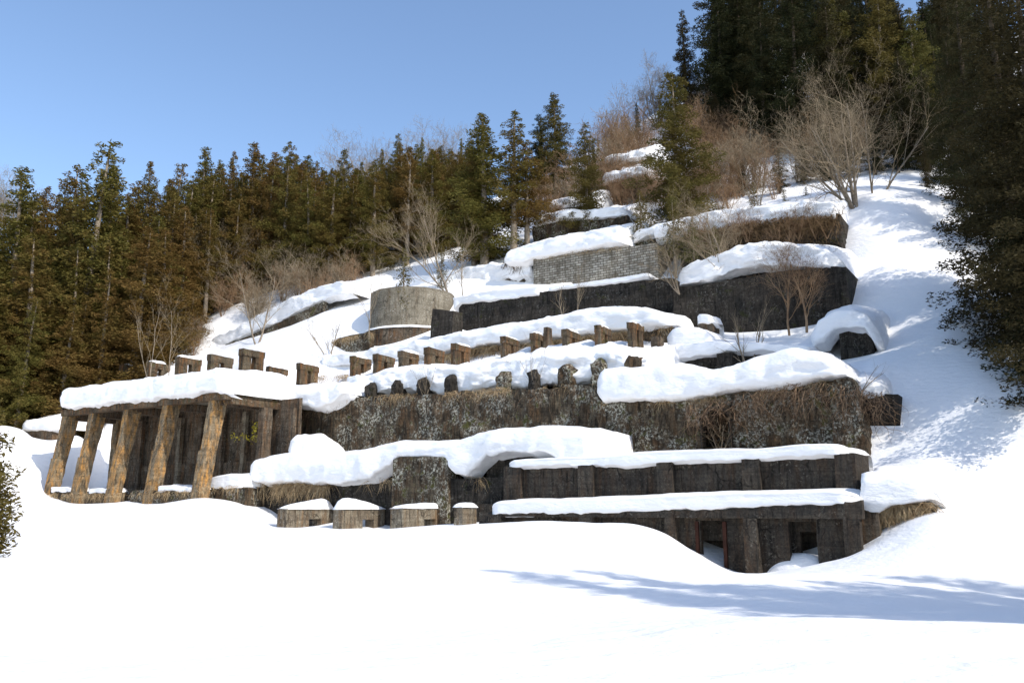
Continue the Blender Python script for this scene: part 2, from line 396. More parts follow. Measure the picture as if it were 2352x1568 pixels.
def snow(label, bot, top, T0, T1, back=None, front=.35, amp=.10, drop=.3, er=(.8, .8), step=.22, tdep=.6, name='snow_bank', group=None, lump=1.0, sink=1.5):
    pb = sorted(ST(u, v, T0) for u, v in bot); dt = min(tdep, (T1-T0)*.4)
    pt = sorted(ST(u, v, T0+dt) for u, v in top)
    S0, S1 = pb[0][0], pb[-1][0]; ns = max(8, int((S1-S0)/step)); S = np.linspace(S0, S1, ns+1)
    zb = np.interp(S, *zip(*pb)); zt = np.interp(S, *zip(*pt))
    k = max(1, int(.9/step)); ker = np.ones(2*k+1)/(2*k+1)
    zt = np.convolve(np.pad(zt, k, 'edge'), ker, 'valid'); h = np.maximum(zt-zb, .06)
    if back:
        pk = sorted(ST(u, v, T1) for u, v in back); zk = np.interp(S, *zip(*pk)); zk = np.convolve(np.pad(zk, k, 'edge'), ker, 'valid')
    else: zk = zb+h*1.0
    e = np.ones_like(S)
    for d, r in ((S-S0, er[0]), (S1-S, er[1])):
        if r > 0: x = np.clip(d/r, 0, 1); e = e*np.sqrt(np.clip(1-(1-x)**2, 0, 1))
    e = np.maximum(e, .03)
    h = h*e; fr = front*e*np.clip(h/.8, .25, 1); Ts = T0+(1-e)*min(.9, (T1-T0)*.3); zk = zb+(zk-zb)*e
    wob = fbm(np.c_[S, S*0, S*0+T0*3], .6, 3)*.12*min(1, front*3)
    zbw = zb+fbm(np.c_[S, S*0+7, S*0], 1.8, 4)*.15
    prof = [(np.minimum(Ts+.9, T1), zb-drop), (Ts+.04, zbw-.03), (Ts-fr*.8+wob*.6, zbw+.04*h), (Ts-fr+wob, zb+.30*h), (Ts-fr*.9+wob, zb+.66*h),
            (Ts-fr*.35, zb+.90*h), (Ts+dt, zb+h), (Ts*.5+T1*.5, (zb+h)*.5+zk*.5+.0), (np.full_like(S, T1), zk), (np.full_like(S, T1), zk-sink)]
    P = np.array([np.stack([S, np.broadcast_to(t, S.shape), z], 1) for t, z in prof])
    P = np.array([[*row] for row in P]); P = crom(P, 4)
    sh = P.shape; Q = P.reshape(-1, 3); Wd = np.stack(W(Q[:, 0], Q[:, 1], Q[:, 2]), 1)
    ee = np.tile(e, sh[0])[:, None]
    Wd = Wd+(vfbm(Wd*[1, 1, 1.8], .75, 4)*amp*1.5*lump+np.minimum(vfbm(Wd*[1, 1, 2.2]+40, 1.7, 2), .1)*amp*.9*lump+vfbm(Wd, .25, 2)*amp*1.3)*ee
    ly = fbm(Wd*[.25, .25, 4.5], 1.0, 2)*.10*ee[:, 0]*min(1, front*2); Wd[:, 0] -= sA*ly; Wd[:, 1] -= cA*ly
    n = sh[1]; Fc = np.array([(j*n+i, j*n+i+1, (j+1)*n+i+1, (j+1)*n+i) for j in range(sh[0]-1) for i in range(n-1)])
    o = mesh(name, Wd, Fc, M['snow'], smooth=True)
    return tag(o, label, 'snow', group)

# ---- A: lowest wall (columns, beam, doorways)
def sA_(u, v, T): return ST(u, v, T)[0]
rA = thing('ruined_wall', PT(1700, 1300, 40), 'lowest blackened concrete wall with a column frame and two doorways half buried in snow', 'wall')
T0 = 40.0
wall('beam', None, None, [(1117, 1180), (1300, 1178), (1500, 1174), (1600, 1172), (1720, 1163), (1860, 1158), (1940, 1152), (1978, 1150)], T0, .55, None, M['dark'], .03, .2, .13, zb=ST(1640, 1189, T0)[1], parent=rA)
zbm = ST(1640, 1189, T0)[1]
for u0, u1, tt in ((1940, 1978, 0), (1711, 1741, -.12), (1528, 1552, 0), (1330, 1360, 0), (1120, 1150, 0)):
    mb = MB(); mb.box(sA_(u0, 1250, T0), sA_(u1, 1250, T0), T0+tt+.003, T0+.5, -4, zbm, .3, .02); mb.build('column', M['dark'], rA)
mb = MB()
def panel(u0, u1, v0, v1, Ta=40.55, th=.35):
    mb.box(sA_(u0, 1230, Ta), sA_(u1, 1230, Ta), Ta, Ta+th, ST(1800, v1, Ta)[1], ST(1800, v0, Ta)[1], .35, .02)
panel(1100, 1609, 1178, 1350); panel(1609, 1660, 1178, 1196); panel(1660, 1812, 1178, 1350); panel(1812, 1876, 1178, 1197); panel(1876, 1945, 1178, 1350)
mb.build('panel', M['dark'], rA)
mb = MB(); mb.box(sA_(1100, 1230, 43), sA_(1990, 1230, 43), 42.6, 43.0, -4, .2, .5, .03)
Tb = 41.4
mb.box(sA_(1815, 1230, Tb), sA_(1838, 1230, Tb), Tb, Tb+.3, -4, ST(1800, 1197, Tb)[1], .3, .02)
mb.box(sA_(1838, 1230, Tb)+.003, sA_(1900, 1230, Tb), Tb, Tb+.3, ST(1800, 1220, Tb)[1], ST(1800, 1197, Tb)[1]-.003, .3, .02)
mb.box(sA_(1595, 1230, Tb), sA_(1700, 1230, Tb), Tb, Tb+.3, -1.6, ST(1800, 1190, Tb)[1], .3, .02)
mb.build('inner_wall', M['dark'], rA)
for u0, u1 in ((1597, 1604), (1660, 1668)):
    mb = MB(); mb.box(sA_(u0, 1230, 40.4), sA_(u1, 1230, 40.4), 40.4, 40.56, -3.4, ST(1640, 1197, 40.4)[1], .5, .005); mb.build('door_jamb', M['rustmetal'], rA)
snow('thin even snow strip along the lowest blackened wall above its doorways', [(1117, 1180), (1300, 1177), (1500, 1173), (1720, 1164), (1860, 1160), (1972, 1150)],
     [(1117, 1150), (1300, 1145), (1450, 1139), (1560, 1133), (1700, 1130), (1850, 1127), (1930, 1122), (1972, 1132)], 40.0, 43.0, front=.12, amp=.05, tdep=.5, lump=.7)
for (u, v, du, Tm, h) in ((1640, 1285, 48, 41.3, 1.4), (1835, 1268, 85, 41.2, 1.35)):   # snow blown in behind the columns
    c = PT(u, v, Tm); a = []; n = 26
    for j in range(n+1):
        for i in range(n+1):
            x = (i/n-.5)*2; y = (j/n-.5)*2; r = min(1, math.hypot(x, y)); a.append(W(ST(u, v, Tm)[0]+x*du*.0215*1.1, Tm+y*1.1, c[2]-1.6+h*1.2*math.sqrt(max(0, 1-r*r))))
    a = np.array(a); a += vfbm(a, .9, 2)*.08
    o = mesh('snow_drift', a, np.array([(j*(n+1)+i, j*(n+1)+i+1, (j+1)*(n+1)+i+1, (j+1)*(n+1)+i) for j in range(n) for i in range(n)]), M['snow'], smooth=True)
    tag(o, 'shaded snow mound blown inside the left doorway of the lowest wall' if u < 1700 else 'shaded snow mound between the two right columns of the lowest wall', 'snow')
# box beside A and mossy block right
mb = MB(); mb.box(sA_(1975, 1200, 41.2), sA_(2020, 1200, 41.2), 41.2, 44, -3.5, ST(2000, 1170, 41.2)[1], .3, .04)
tag(mb.build('concrete_block', M['brownc']), 'grey brown concrete block butting the right end of the lowest wall', 'concrete block')
wall('stone_block', 'low mossy block under overhanging snow at the far lower right of the ruin', 'stone block', [(2016, 1185), (2050, 1158), (2090, 1150), (2140, 1152), (2150, 1170)], 41.8, 3, [(2080, 1290)], M['mossy'], .12, .2, .08)
snow('snow overhang curling over the low mossy block at the lower right', [(1972, 1165), (2000, 1180), (2030, 1175), (2055, 1158), (2140, 1150), (2165, 1165)],
     [(1965, 1100), (2000, 1085), (2060, 1090), (2110, 1095), (2150, 1110), (2175, 1150)], 41.6, 46, back=[(1965, 1080), (2175, 1060)], front=.35, amp=.12, er=(.3, 1.2))

# ---- B: pilaster wall
rB = thing('ruined_wall', PT(1550, 1140, 42.5), 'second blackened concrete wall up with four wide pilasters under a snow strip', 'wall')
T0 = 42.6
topB = [(1157, 1071), (1300, 1066), (1400, 1064), (1520, 1058), (1620, 1054), (1700, 1052), (1850, 1046), (1965, 1040)]
wall('wall_face', None, None, topB, T0+.4, 3, None, M['dark'], .03, .2, .08, zb=-1.5, parent=rB)
for u0, u1 in ((1157, 1195), (1327, 1361), (1508, 1544), (1704, 1745), (1918, 1966)):
    zt = np.interp((u0+u1)/2, [p[0] for p in topB], [p[1] for p in topB])
    mb = MB(); mb.box(sA_(u0, 1080, T0), sA_(u1, 1080, T0), T0, T0+.5, -1.5, ST((u0+u1)/2, zt+1, T0)[1], .3, .02); mb.build('pilaster', M['dark'], rB)
snow('thin wavy snow strip on the pilaster wall in front of the vine hung wall', [(1157, 1074), (1180, 1072), (1300, 1067), (1400, 1066), (1430, 1070), (1520, 1061), (1700, 1054), (1850, 1048), (1955, 1040)],
     [(1155, 1064), (1200, 1053), (1300, 1050), (1400, 1047), (1440, 1042), (1500, 1036), (1580, 1033), (1700, 1029), (1760, 1030), (1900, 1017), (1955, 1025)], 42.6, 47.5, front=.12, amp=.05, tdep=.5, lump=.7)

# ---- C: blocks under the big drift, low walls on the left
wall('concrete_block', 'square concrete block with a joint line under the middle of the big drift', 'concrete block', [(903, 1055), (920, 1048), (1020, 1048), (1028, 1058)], 43.9, 5, [(950, 1250)], M['mossy'], .05, .2, .04)
wall('concrete_block', 'dark concrete block peeking out behind the left end of the pilaster wall', 'concrete block', [(1118, 1062), (1128, 1038), (1255, 1034), (1272, 1055)], 45.2, 4, [(1200, 1200)], M['black'], .04, .2, .03)
wall('stone_ledge', 'rough brown ledge with a moss top between two blocks left of the pilaster wall', 'ledge', [(1020, 1098), (1060, 1100), (1090, 1097), (1165, 1096)], 44.3, 5, [(1050, 1260)], M['black'], .12, .2, .06)
wall('retaining_wall', 'low dark retaining wall hung with straw grass beneath the left of the big drift', 'wall', [(562, 1120), (580, 1108), (720, 1108), (800, 1112), (860, 1110), (910, 1098)], 45.0, 5, [(700, 1240)], M['black'], .12, .2, .06)
snow('largest snow drift, long and wavy, lying over the blocks left of the pilaster wall', [(575, 1093), (600, 1108), (700, 1106), (800, 1110), (860, 1100), (905, 1065), (920, 1052), (1000, 1050), (1030, 1058), (1055, 1092), (1080, 1092), (1105, 1070), (1128, 1044), (1180, 1038), (1262, 1040), (1290, 1062), (1366, 1062)],
     [(572, 1075), (620, 1050), (680, 1040), (760, 1037), (860, 1030), (930, 1012), (1050, 1014), (1100, 1000), (1140, 986), (1200, 980), (1280, 976), (1340, 980), (1362, 990)], 44.4, 50, front=.55, amp=.12, er=(1.1, .25), tdep=1.1)
snow('round snow boss bulging up behind the left of the biggest drift', [(655, 1050), (745, 1045)], [(660, 1015), (680, 1000), (710, 997), (735, 1008), (748, 1030)], 46.5, 49, front=.3, amp=.15, er=(1.2, 1.2))
# low boxes at the snow line
def portal(uL, uf, uR, vt, T, label, name='concrete_box', hole=(.48, .74), mat='box', hb=.72):
    s0 = sA_(uL, vt, T); s1 = sA_(uf, vt, T); t1 = t_at(s1, uR, vt); z = ST(uL, vt, T)[1]
    r = thing(name, W((s0+s1)/2, T, -1.6), label, 'concrete box'); d = t1-T; zz = z-hb
    mb = MB(); mb.box(s0, s1, T, t1, zz, z, .3, .02); mb.build('lintel', M[mat], r)
    for a, b_ in ((0, hole[0]), (hole[1], 1)):
        mb = MB(); mb.box(s0+.004, s1-.004, T+d*a+.004, T+d*b_-.004, -3, zz, .3, .02); mb.build('leg', M[mat], r)
    return s0, s1, t1, z
BX = [portal(638, 659, 765, 1167, 40.4, 'leftmost low concrete box in the snow before the drift, with a low side opening'),
      portal(766, 786, 884, 1167, 40.7, 'low concrete box directly right of the leftmost one, under its own snow hump'),
      portal(897, 925, 1026, 1165, 40.5, 'third low concrete box from the left, capped by a thin snow hump'),
      portal(1043, 1063, 1095, 1163, 40.5, 'smallest low concrete box standing alone left of the lowest wall', hole=(.5, .5))]
def small_cap(s0, s1, t0, t1, z, h, label, pk=0):
    n = 14; V = []
    for j in range(n+1):
        for i in range(n+1):
            x = i/n*2-1; y = j/n*2-1; k = (1-abs(x)**4)*(1-abs(y)**4); V.append(W((s0+s1)/2+x*(s1-s0)/2, (t0+t1)/2+y*(t1-t0)/2, z-.06+(h*(1+pk*y)+.06)*k**.5))
    V = np.array(V); V += vfbm(V, 1.6, 2)*.05
    tag(mesh('snow_lump', V, np.array([(j*(n+1)+i, j*(n+1)+i+1, (j+1)*(n+1)+i+1, (j+1)*(n+1)+i) for j in range(n) for i in range(n)]), M['snow'], smooth=True), label, 'snow')
for (a, b_, t1, z), Tq, h, pk, l in zip(BX, (40.4, 40.7, 40.5, 40.5), (.5, .5, .26, .22), (.7, -.7, .4, 0), ('snow hump on the leftmost low concrete box', 'snow hump on the second low concrete box', 'thin snow hump on the third low concrete box', 'small rounded snow cushion on the smallest low concrete box')):
    small_cap(a-.08, b_+.08, Tq-.05, t1+.05, z, h, l, pk)

# ---- D: long lichen wall with arch
T0 = 50.0
rD = thing('ruined_wall', PT(1300, 1030, T0), 'longest wall, brown and lichen covered, with a dark arched opening near its right end', 'wall')
sc_, zc_ = ST(1648, 985, T0); hw = 33*50/1957*.98; zar = ST(1648, 970, T0)[1]
def arch(s, z): return (abs(s-sc_) < hw and z < zar) or ((s-sc_)**2+(z-zar)**2 < hw*hw)
wall('wall_face', None, None, [(676, 930), (700, 938), (760, 925), (800, 915), (900, 905), (1000, 905), (1100, 900), (1200, 892), (1340, 886), (1366, 890), (1380, 925), (1500, 922), (1600, 918), (1740, 898), (1850, 878), (1945, 868), (1962, 885)], T0, 6.5, None, M['mossy'], .40, .16, .2, hole=arch, parent=rD, zb=1.0, batter=.35, nsc=.7)
mb = MB(); n = 20
ring = [(sc_+hw*1.02*math.cos(a), zar+hw*1.02*math.sin(a)) for a in np.linspace(0, math.pi, n)]
ring = [(sc_+hw*1.02, 1.5)]+ring+[(sc_-hw*1.02, 1.5)]
rv = []
for (s, z) in ring:
    for t, k in ((T0-.42, 1.), (T0-.42, 1.14), (T0+1.6, 1.14), (T0+1.6, 1.)):
        zz = zar+(z-zar)*k if z > zar else z
        rv.append(W(sc_+(s-sc_)*k, t, zz))
fc = [(i*4+a, i*4+(a+1) % 4, (i+1)*4+(a+1) % 4, (i+1)*4+a) for i in range(len(ring)-1) for a in range(4)]
mb.add(rv, fc); mb.build('arch_rim', M['black'], rD)
mb = MB()
for q in ((sc_-hw*1.3, sc_-hw*1.02, T0+.2, T0+3, 1.5, zar+hw*1.3), (sc_+hw*1.02, sc_+hw*1.3, T0+.2, T0+3, 1.5, zar+hw*1.3), (sc_-hw*1.3, sc_+hw*1.3, T0+1.9, T0+2.2, 1.5, zar+hw*1.3), (sc_-hw*1.02, sc_+hw*1.02, T0+.3, T0+3, zar+hw*1.05, zar+hw*1.28), (sc_-hw*1.02, sc_+hw*1.02, T0+.1, T0+3, 1.5, 3.6)): mb.box(*q, .5, .02)
mb.build('tunnel', M['dark'], rD)
s0 = sA_(1905, 960, T0-.9); s1 = sA_(1962, 960, T0-.9)
mb.hexa([(s0, T0-1.0, .5), (s1+.9, T0-1.0, .5), (s1+.9, T0+2, .5), (s0, T0+2, .5), (s0, T0-.2, ST(1900, 880, T0)[1]), (s1, T0-.2, ST(1940, 872, T0)[1]), (s1, T0+2, ST(1940, 872, T0)[1]), (s0, T0+2, ST(1900, 880, T0)[1])], .2, .16)
mb.build('buttress', M['mossy'], rD)
mb = MB(); s0 = sA_(602, 1000, 48.5); s1 = sA_(655, 1000, 48.5)
mb.hexa([(s0-.4, 47.5, .5), (s1, 47.5, .5), (s1, 50.5, .5), (s0-.4, 50.5, .5), (s0+.5, 49.2, ST(630, 926, 49.2)[1]), (s1-.1, 49.2, ST(660, 928, 49.2)[1]), (s1+.6, 51, ST(660, 928, 49.2)[1]), (s0+.5, 51, ST(630, 926, 49.2)[1])], .2, .1)
mb.build('end_pier', M['brownc'], rD)
mb = MB(); mb.hexa([(s1+.3, 49.6, .5), (s1+3.5, 50.1, .5), (s1+3.5, 51.5, .5), (s1+.3, 51.5, .5), (s1+.3, 49.9, 8.0), (s1+3.5, 50.2, 7.6), (s1+3.5, 51.5, 7.6), (s1+.3, 51.5, 8.0)], .2, .12); mb.build('return_wall', M['mossy'], rD)
wall('concrete_block', 'dark block jutting from the snow slope at the right end of the arch wall', 'concrete block', [(1985, 912), (2010, 903), (2045, 905), (2062, 905)], 51.5, 4, [(2020, 1110)], M['black'], .06, .2, .04)
snow('small snow tongue resting on the dark block right of the arch wall', [(1950, 890), (1990, 908), (2020, 905), (2042, 905)], [(1950, 865), (1985, 868), (2020, 875), (2042, 888)], 51.3, 55, back=[(1950, 850), (2045, 860)], front=.2, er=(.2, .9))
snow('thick pillow of snow overhanging the right half of the arch wall', [(1366, 900), (1385, 926), (1500, 923), (1600, 918), (1680, 905), (1740, 898), (1800, 892), (1850, 880), (1950, 868), (1966, 872)],
     [(1362, 868), (1385, 850), (1440, 842), (1520, 840), (1600, 842), (1660, 857), (1710, 842), (1760, 820), (1830, 808), (1890, 806), (1935, 822), (1966, 858)], 50.0, 56, front=.95, amp=.15, er=(1.0, 1.1), tdep=1.6)
# D left part snow (with the stumps)
snow('lumpy snow bank behind the stone stumps on the left half of the arch wall', [(790, 905), (850, 905), (900, 902), (960, 900), (1030, 898), (1100, 895), (1200, 885), (1300, 880), (1370, 872), (1460, 850), (1500, 840)],
     [(790, 872), (830, 862), (880, 862), (930, 850), (990, 842), (1040, 848), (1100, 845), (1150, 842), (1200, 822), (1230, 818), (1290, 812), (1340, 812), (1390, 806), (1440, 805), (1500, 818)], 51.6, 58, front=.3, amp=.28, er=(.5, .3), tdep=1.4,
     back=[(790, 858), (830, 850), (860, 842), (900, 850), (940, 838), (1000, 835), (1050, 842), (1100, 848), (1180, 818), (1215, 800), (1260, 810), (1290, 792), (1330, 800), (1365, 786), (1400, 800), (1440, 784), (1480, 808), (1520, 800)])
snow('snow bank tumbling over the left end of the arch wall beside the open shed', [(586, 925), (603, 928), (625, 926), (680, 925), (730, 938), (760, 932), (800, 905)], [(586, 893), (640, 895), (700, 886), (790, 880), (800, 885)], 49.0, 55, front=.5, amp=.18, er=(.2, .4), tdep=1.2, back=[(586, 868), (640, 862), (700, 885), (800, 882)])
stumps = [(795, 884, 908, 22), (848, 879, 900, 24), (905, 873, 903, 20), (967, 865, 902, 26), (1031, 858, 900, 24), (1152, 853, 895, 34), (1222, 845, 884, 22), (1297, 836, 880, 36), (1371, 822, 868, 30), (1449, 815, 845, 30)]
sadj = ['leftmost, small', 'low rounded, nearly buried', 'narrow dark', 'mossy, twig covered', 'black, notched', 'grass covered, wide', 'thin, half hidden', 'broad light brown', 'dark, tilted', 'rightmost, square brown']
for (u, v0, v1, w), ad in zip(stumps, sadj):
    s, z = ST(u, v0, 50.6); ww = w*.5*.031*.95
    mb = MB(); mb.hexa([(s-ww*.8, 50.4, z-2.2), (s+ww*.8, 50.4, z-2.2), (s+ww, 52.3, z-2.2), (s-ww, 52.3, z-2.2), (s-ww*.9, 50.5, z-.35), (s+ww*.9, 50.5, z-.4), (s+ww, 52.3, z-.3), (s-ww, 52.3, z-.3)], .1, .2, 2.4)
    mb.hexa([(s-ww*.9, 50.5, z-.35), (s+ww*.9, 50.5, z-.4), (s+ww, 52.3, z-.3), (s-ww, 52.3, z-.3), (s-ww*.45, 50.9, z+.06), (s+ww*.4, 50.9, z), (s+ww*.5, 52.3, z+.05), (s-ww*.5, 52.3, z+.05)], .1, .2, 2.4)
    tag(mb.build('stone_stump', M['black' if u < 1280 and u != 1152 else 'mossy']), ad+' stone stump in a snow hollow on the arch wall', 'stone stump', 'stone stumps along the arch wall')

# ---- E: portal posts
posts = [(276, 327, 837, 880, 54), (338, 390, 831, 880, 54), (404, 462, 819, 880, 54), (478, 535, 814, 880, 54), (551, 607, 801, 895, 52.4), (613, 660, 842, 900, 54), (683, 731, 834, 890, 54.0),
         (805, 852, 818, 870, 56), (858, 905, 813, 870, 56), (916, 961, 806, 860, 56), (975, 1021, 798, 850, 56), (1037, 1079, 789, 850, 55.6),
         (1150, 1192, 773, 840, 56), (1219, 1259, 765, 832, 56), (1291, 1331, 757, 820, 56), (1366, 1404, 748, 815, 56), (1441, 1477, 740, 825, 55.6)]
pl = ['leftmost, squat, snow dusted', 'second from the left, half buried behind saplings', 'brown, crooked topped, third from the left', 'low, wide capped, left of the tallest', 'tallest, free standing, with two full legs above the shed snow', 'small sunken, just right of the tallest', 'mossy, standing alone over a strip of dry grass',
      'brown, leftmost of the middle run', 'white speckled, second of the middle run', 'third of the middle run, below the round tank', 'fourth of the middle run, with dry grass behind its right side', 'tall grey, right end of the middle run',
      'orange brown, leftmost of the right run of five', 'second of the right run, behind a thin sapling', 'orange topped, middle of the right run', 'fourth of the right run, sharply lit on its side', 'tallest of the right run, at its right end, snow capped']
post_pos = []
def bent(uL, uR, vt, vb, T, label):
    s0, z = ST(uL, vt, T); best = None
    for sc in np.linspace(.2, 2.5, 240):
        w = .45*sc; d = 1.85*sc; x, y, zz = W(s0+w, T+d, z)
        u = 1176+F*x/(y*cp+z*sp)
        if best is None or abs(u-uR) < best[0]: best = (abs(u-uR), sc)
    sc = best[1]; w = .45*sc; d = 1.85*sc; hh = .52*max(.75, min(sc, 1.3)); zb = ST(uL, vb, T)[1]-2.5
    r = thing('portal_post', W(s0+w/2, T+d/2, zb+2), label, 'concrete post', 'double legged concrete posts on the terrace')
    tt = random.uniform(-.06, .06)
    mb = MB(); mb.hexa([(s0-.03, T-.1, z-hh), (s0+w+.03, T-.1, z-hh), (s0+w+.03, T+d+.1, z-hh+tt), (s0-.03, T+d+.1, z-hh+tt), (s0-.03, T-.1, z), (s0+w+.03, T-.1, z), (s0+w+.03, T+d+.1, z-.06+tt), (s0-.03, T+d+.1, z-.06+tt)], .12, .07); mb.build('cross_beam', M['post'], r)
    for a, b_ in ((-.02, .40), (.60, 1.02)):
        mb = MB(); mb.box(s0+.01, s0+w-.01, T+d*a, T+d*b_, zb, z-hh+.02, .25, .03); mb.build('leg', M['post'], r)
    post_pos.append((s0, w, T, d, z)); return s0, w, d, z
for p, l in zip(posts, pl): bent(*p, l[0].upper()*0+l+' double legged concrete post' if 'post' not in l else l)
for i in (0, 1, 2, 6, 7, 9, 11, 12, 13, 14, 15, 16):
    a, w_, T_q, d_, z_ = post_pos[i]; small_cap(a-.04, a+w_+.04, T_q+RNG.uniform(-.1, .5), T_q+d_*RNG.uniform(.7, 1.05), z_+.0, RNG.uniform(.1, .26), 'snow lump on the post that is '+' '.join(pl[i].replace(', snow dusted', '').split()[:9]).rstrip(','))
for i, (u, v0, v1, w) in enumerate(((1253, 751, 775, 12), (1505, 773, 808, 24))):
    s, z = ST(u, v0, 57); mb = MB(); ww = w*.0155; mb.box(s-ww, s+ww, 57, 57.7, z-3, z, .2, .03)
    tag(mb.build('concrete_stub', M['brownc']), ['thin dark concrete stub sticking up by the second post of the right run', 'short brown concrete stub with a snow wisp right of the last post'][i], 'concrete stub')

# ---- strip wall behind pillow, post, pillow on ledge, cave block
wall('strip_wall', 'low dark wall strip showing between two snow layers above the arch wall pillow', 'wall', [(1490, 836), (1530, 825), (1600, 815), (1700, 807), (1790, 806)], 57.0, 4, [(1650, 900)], M['black'], .06, .2, .05)
mb = MB(); mb.box(sA_(1646, 830, 55.6), sA_(1681, 830, 55.6), 55.6, 57.2, ST(1660, 880, 55.6)[1], ST(1660, 810, 55.6)[1], .2, .04)
tag(mb.build('concrete_pier', M['black']), 'square dark concrete pier standing before the low wall strip', 'pier')
snow('rolling snow layer above the low wall strip', [(1470, 838), (1540, 826), (1600, 818), (1650, 812), (1700, 808), (1790, 806), (1870, 812)], [(1470, 815), (1540, 802), (1600, 788), (1640, 785), (1680, 784), (1720, 788), (1800, 792), (1870, 800)], 56.6, 61, front=.25, amp=.1, er=(.3, .3), back=[(1470, 800), (1640, 781), (1720, 790), (1870, 790)])
wall('concrete_ledge', 'low concrete ledge under a thick snow cushion right of the post rows', 'ledge', [(1530, 803), (1640, 795)], 58.4, 3, [(1600, 860)], M['brownc'], .04, .2, .03)
snow('thick flat snow cushion on the ledge right of the post rows', [(1527, 802), (1560, 802), (1645, 791)], [(1522, 780), (1535, 762), (1570, 752), (1610, 752), (1640, 762), (1648, 780)], 58.3, 61.5, front=.45, amp=.1, er=(.9, .9), tdep=.9)
mb = MB(); mb.box(sA_(1603, 740, 60.5), sA_(1636, 740, 60.5), 60.5, 62.0, ST(1620, 790, 60.5)[1], ST(1620, 740, 60.5)[1], .2, .03)
tag(mb.build('concrete_pier', M['brownc']), 'small concrete pier wearing a pointed snow hat before the tall black wall', 'pier')
snow('pointed snow hat on the small pier before the tall black wall', [(1597, 742), (1643, 740)], [(1597, 736), (1612, 716), (1625, 715), (1641, 734)], 60.4, 62.2, front=.15, amp=.06, er=(.5, .4), tdep=.6)
wall('concrete_block', 'black square block hollowed under a snow arch on the right slope', 'concrete block', [(1926, 752), (1960, 746), (2002, 752)], 58.5, 5, [(1960, 880)], M['black'], .05, .2, .04)
snow('snow arch curling over the black square block on the right slope', [(1860, 800), (1900, 790), (1922, 760), (1960, 752), (1995, 756), (2012, 790), (2030, 800)], [(1855, 760), (1890, 735), (1930, 718), (1970, 713), (2010, 722), (2035, 755), (2045, 790)], 58.1, 64, back=[(1855, 745), (1930, 710), (1980, 700), (2045, 720)], front=.6, amp=.15, er=(.8, .8), tdep=1.2)

# ---- F: terrace with snow ridge behind posts
wall('terrace_wall', 'brown earthy terrace wall hung with dry grass behind the post rows', 'wall', [(745, 845), (900, 838), (1000, 820), (1100, 798), (1200, 790), (1330, 775), (1450, 765), (1545, 750)], 60.5, 7, [(1100, 930)], M['mossy'], .2, .25, .1)
snow('long thick snow ridge on the terrace wall behind the post rows', [(745, 838), (850, 835), (950, 822), (1060, 800), (1090, 795), (1160, 790), (1300, 775), (1400, 762), (1480, 757), (1552, 745)],
     [(745, 822), (850, 810), (930, 796), (1000, 782), (1080, 768), (1170, 752), (1250, 738), (1330, 722), (1400, 716), (1450, 708), (1500, 713), (1540, 728), (1556, 745)], 60.3, 67, front=.7, amp=.16, er=(.4, 1.2), tdep=1.5,
     back=[(745, 812), (850, 800), (930, 786), (1000, 772), (1080, 764), (1170, 750), (1330, 720), (1450, 706), (1556, 730)])

# ---- tank, G walls
def tank():
    T = 66.0; s, z = ST(945, 668, T); x0, zz = ST(858, 700, T); x1, _ = ST(1034, 700, T)
    a = W((x0+x1)/2, T, 0); rad = (x1-x0)/2*.86; zt = ST(945, 664, T)[1]-.38; zb = zt-3.3; zs = ST(900, 742, T-rad)[1]
    r = thing('water_tank', (a[0], a[1]+rad*.4, zb), 'round grey concrete tank standing on a wider ring base above the post rows', 'tank')
    cx, cy_ = a[0], a[1]+rad*.4
    def cyl(name, ra, z0, z1, th, mat):
        n = 96; nz = 12; V = []; Fc = []
        for j in range(nz+1):
            for i in range(n):
                t = 2*math.pi*i/n; V.append((cx+ra*math.cos(t), cy_+ra*math.sin(t), z0+(z1-z0)*j/nz))
        k = len(V)
        for i in range(n):
            t = 2*math.pi*i/n; V.append((cx+(ra-th)*math.cos(t), cy_+(ra-th)*math.sin(t), z1))
        for i in range(n):
            t = 2*math.pi*i/n; V.append((cx+(ra-th)*math.cos(t), cy_+(ra-th)*math.sin(t), z1-.5))
        for j in range(nz):
            for i in range(n): Fc.append((j*n+i, j*n+(i+1) % n, (j+1)*n+(i+1) % n, (j+1)*n+i))
        for i in range(n):
            q = (i+1) % n; Fc.append((nz*n+i, nz*n+q, k+q, k+i)); Fc.append((k+i, k+q, k+n+q, k+n+i))
        Fc.append(tuple(k+n+i for i in range(n)))
        V = np.array(V); V += vfbm(V, .9, 3)*.04; o = mesh(name, V, Fc, mat, r); shift(o, r); return o
    cyl('shell', rad, zs-.5, zt, .3, M['grey']); cyl('ring_base', rad*1.12, zs-4.5, zs-.05, .5, M['brownc'])
    # snow rim on base
    n = 96; V = []; Fc = []
    for k, (ra, h) in enumerate(((1.14, -.05), (1.135, .15), (1.04, .22), (.99, .22))):
        for i in range(n):
            t = 2*math.pi*i/n; V.append((cx+rad*ra*math.cos(t), cy_+rad*ra*math.sin(t), zs-.05+h))
    for k in range(3):
        for i in range(n): Fc.append((k*n+i, k*n+(i+1) % n, (k+1)*n+(i+1) % n, (k+1)*n+i))
    V = np.array(V); V += vfbm(V, 1.2, 2)*.06; tag(mesh('snow_bank', V, Fc, M['snow'], smooth=True), 'thin snow rim lying on the ring base of the round tank', 'snow')
tank()
mb = MB(); s0 = sA_(993, 730, 62.5); s1 = sA_(1042, 730, 62.5)
mb.hexa([(s0, 61.3, 8), (s1, 61.3, 8), (s1, 63.9, 8), (s0, 63.9, 8), (s0, 62.5, ST(1000, 708, 62.5)[1]), (s1, 62.5, ST(1040, 714, 62.5)[1]), (s1, 63.9, ST(1040, 712, 62.5)[1]), (s0, 63.9, ST(1000, 708, 62.5)[1])], .3, .08)
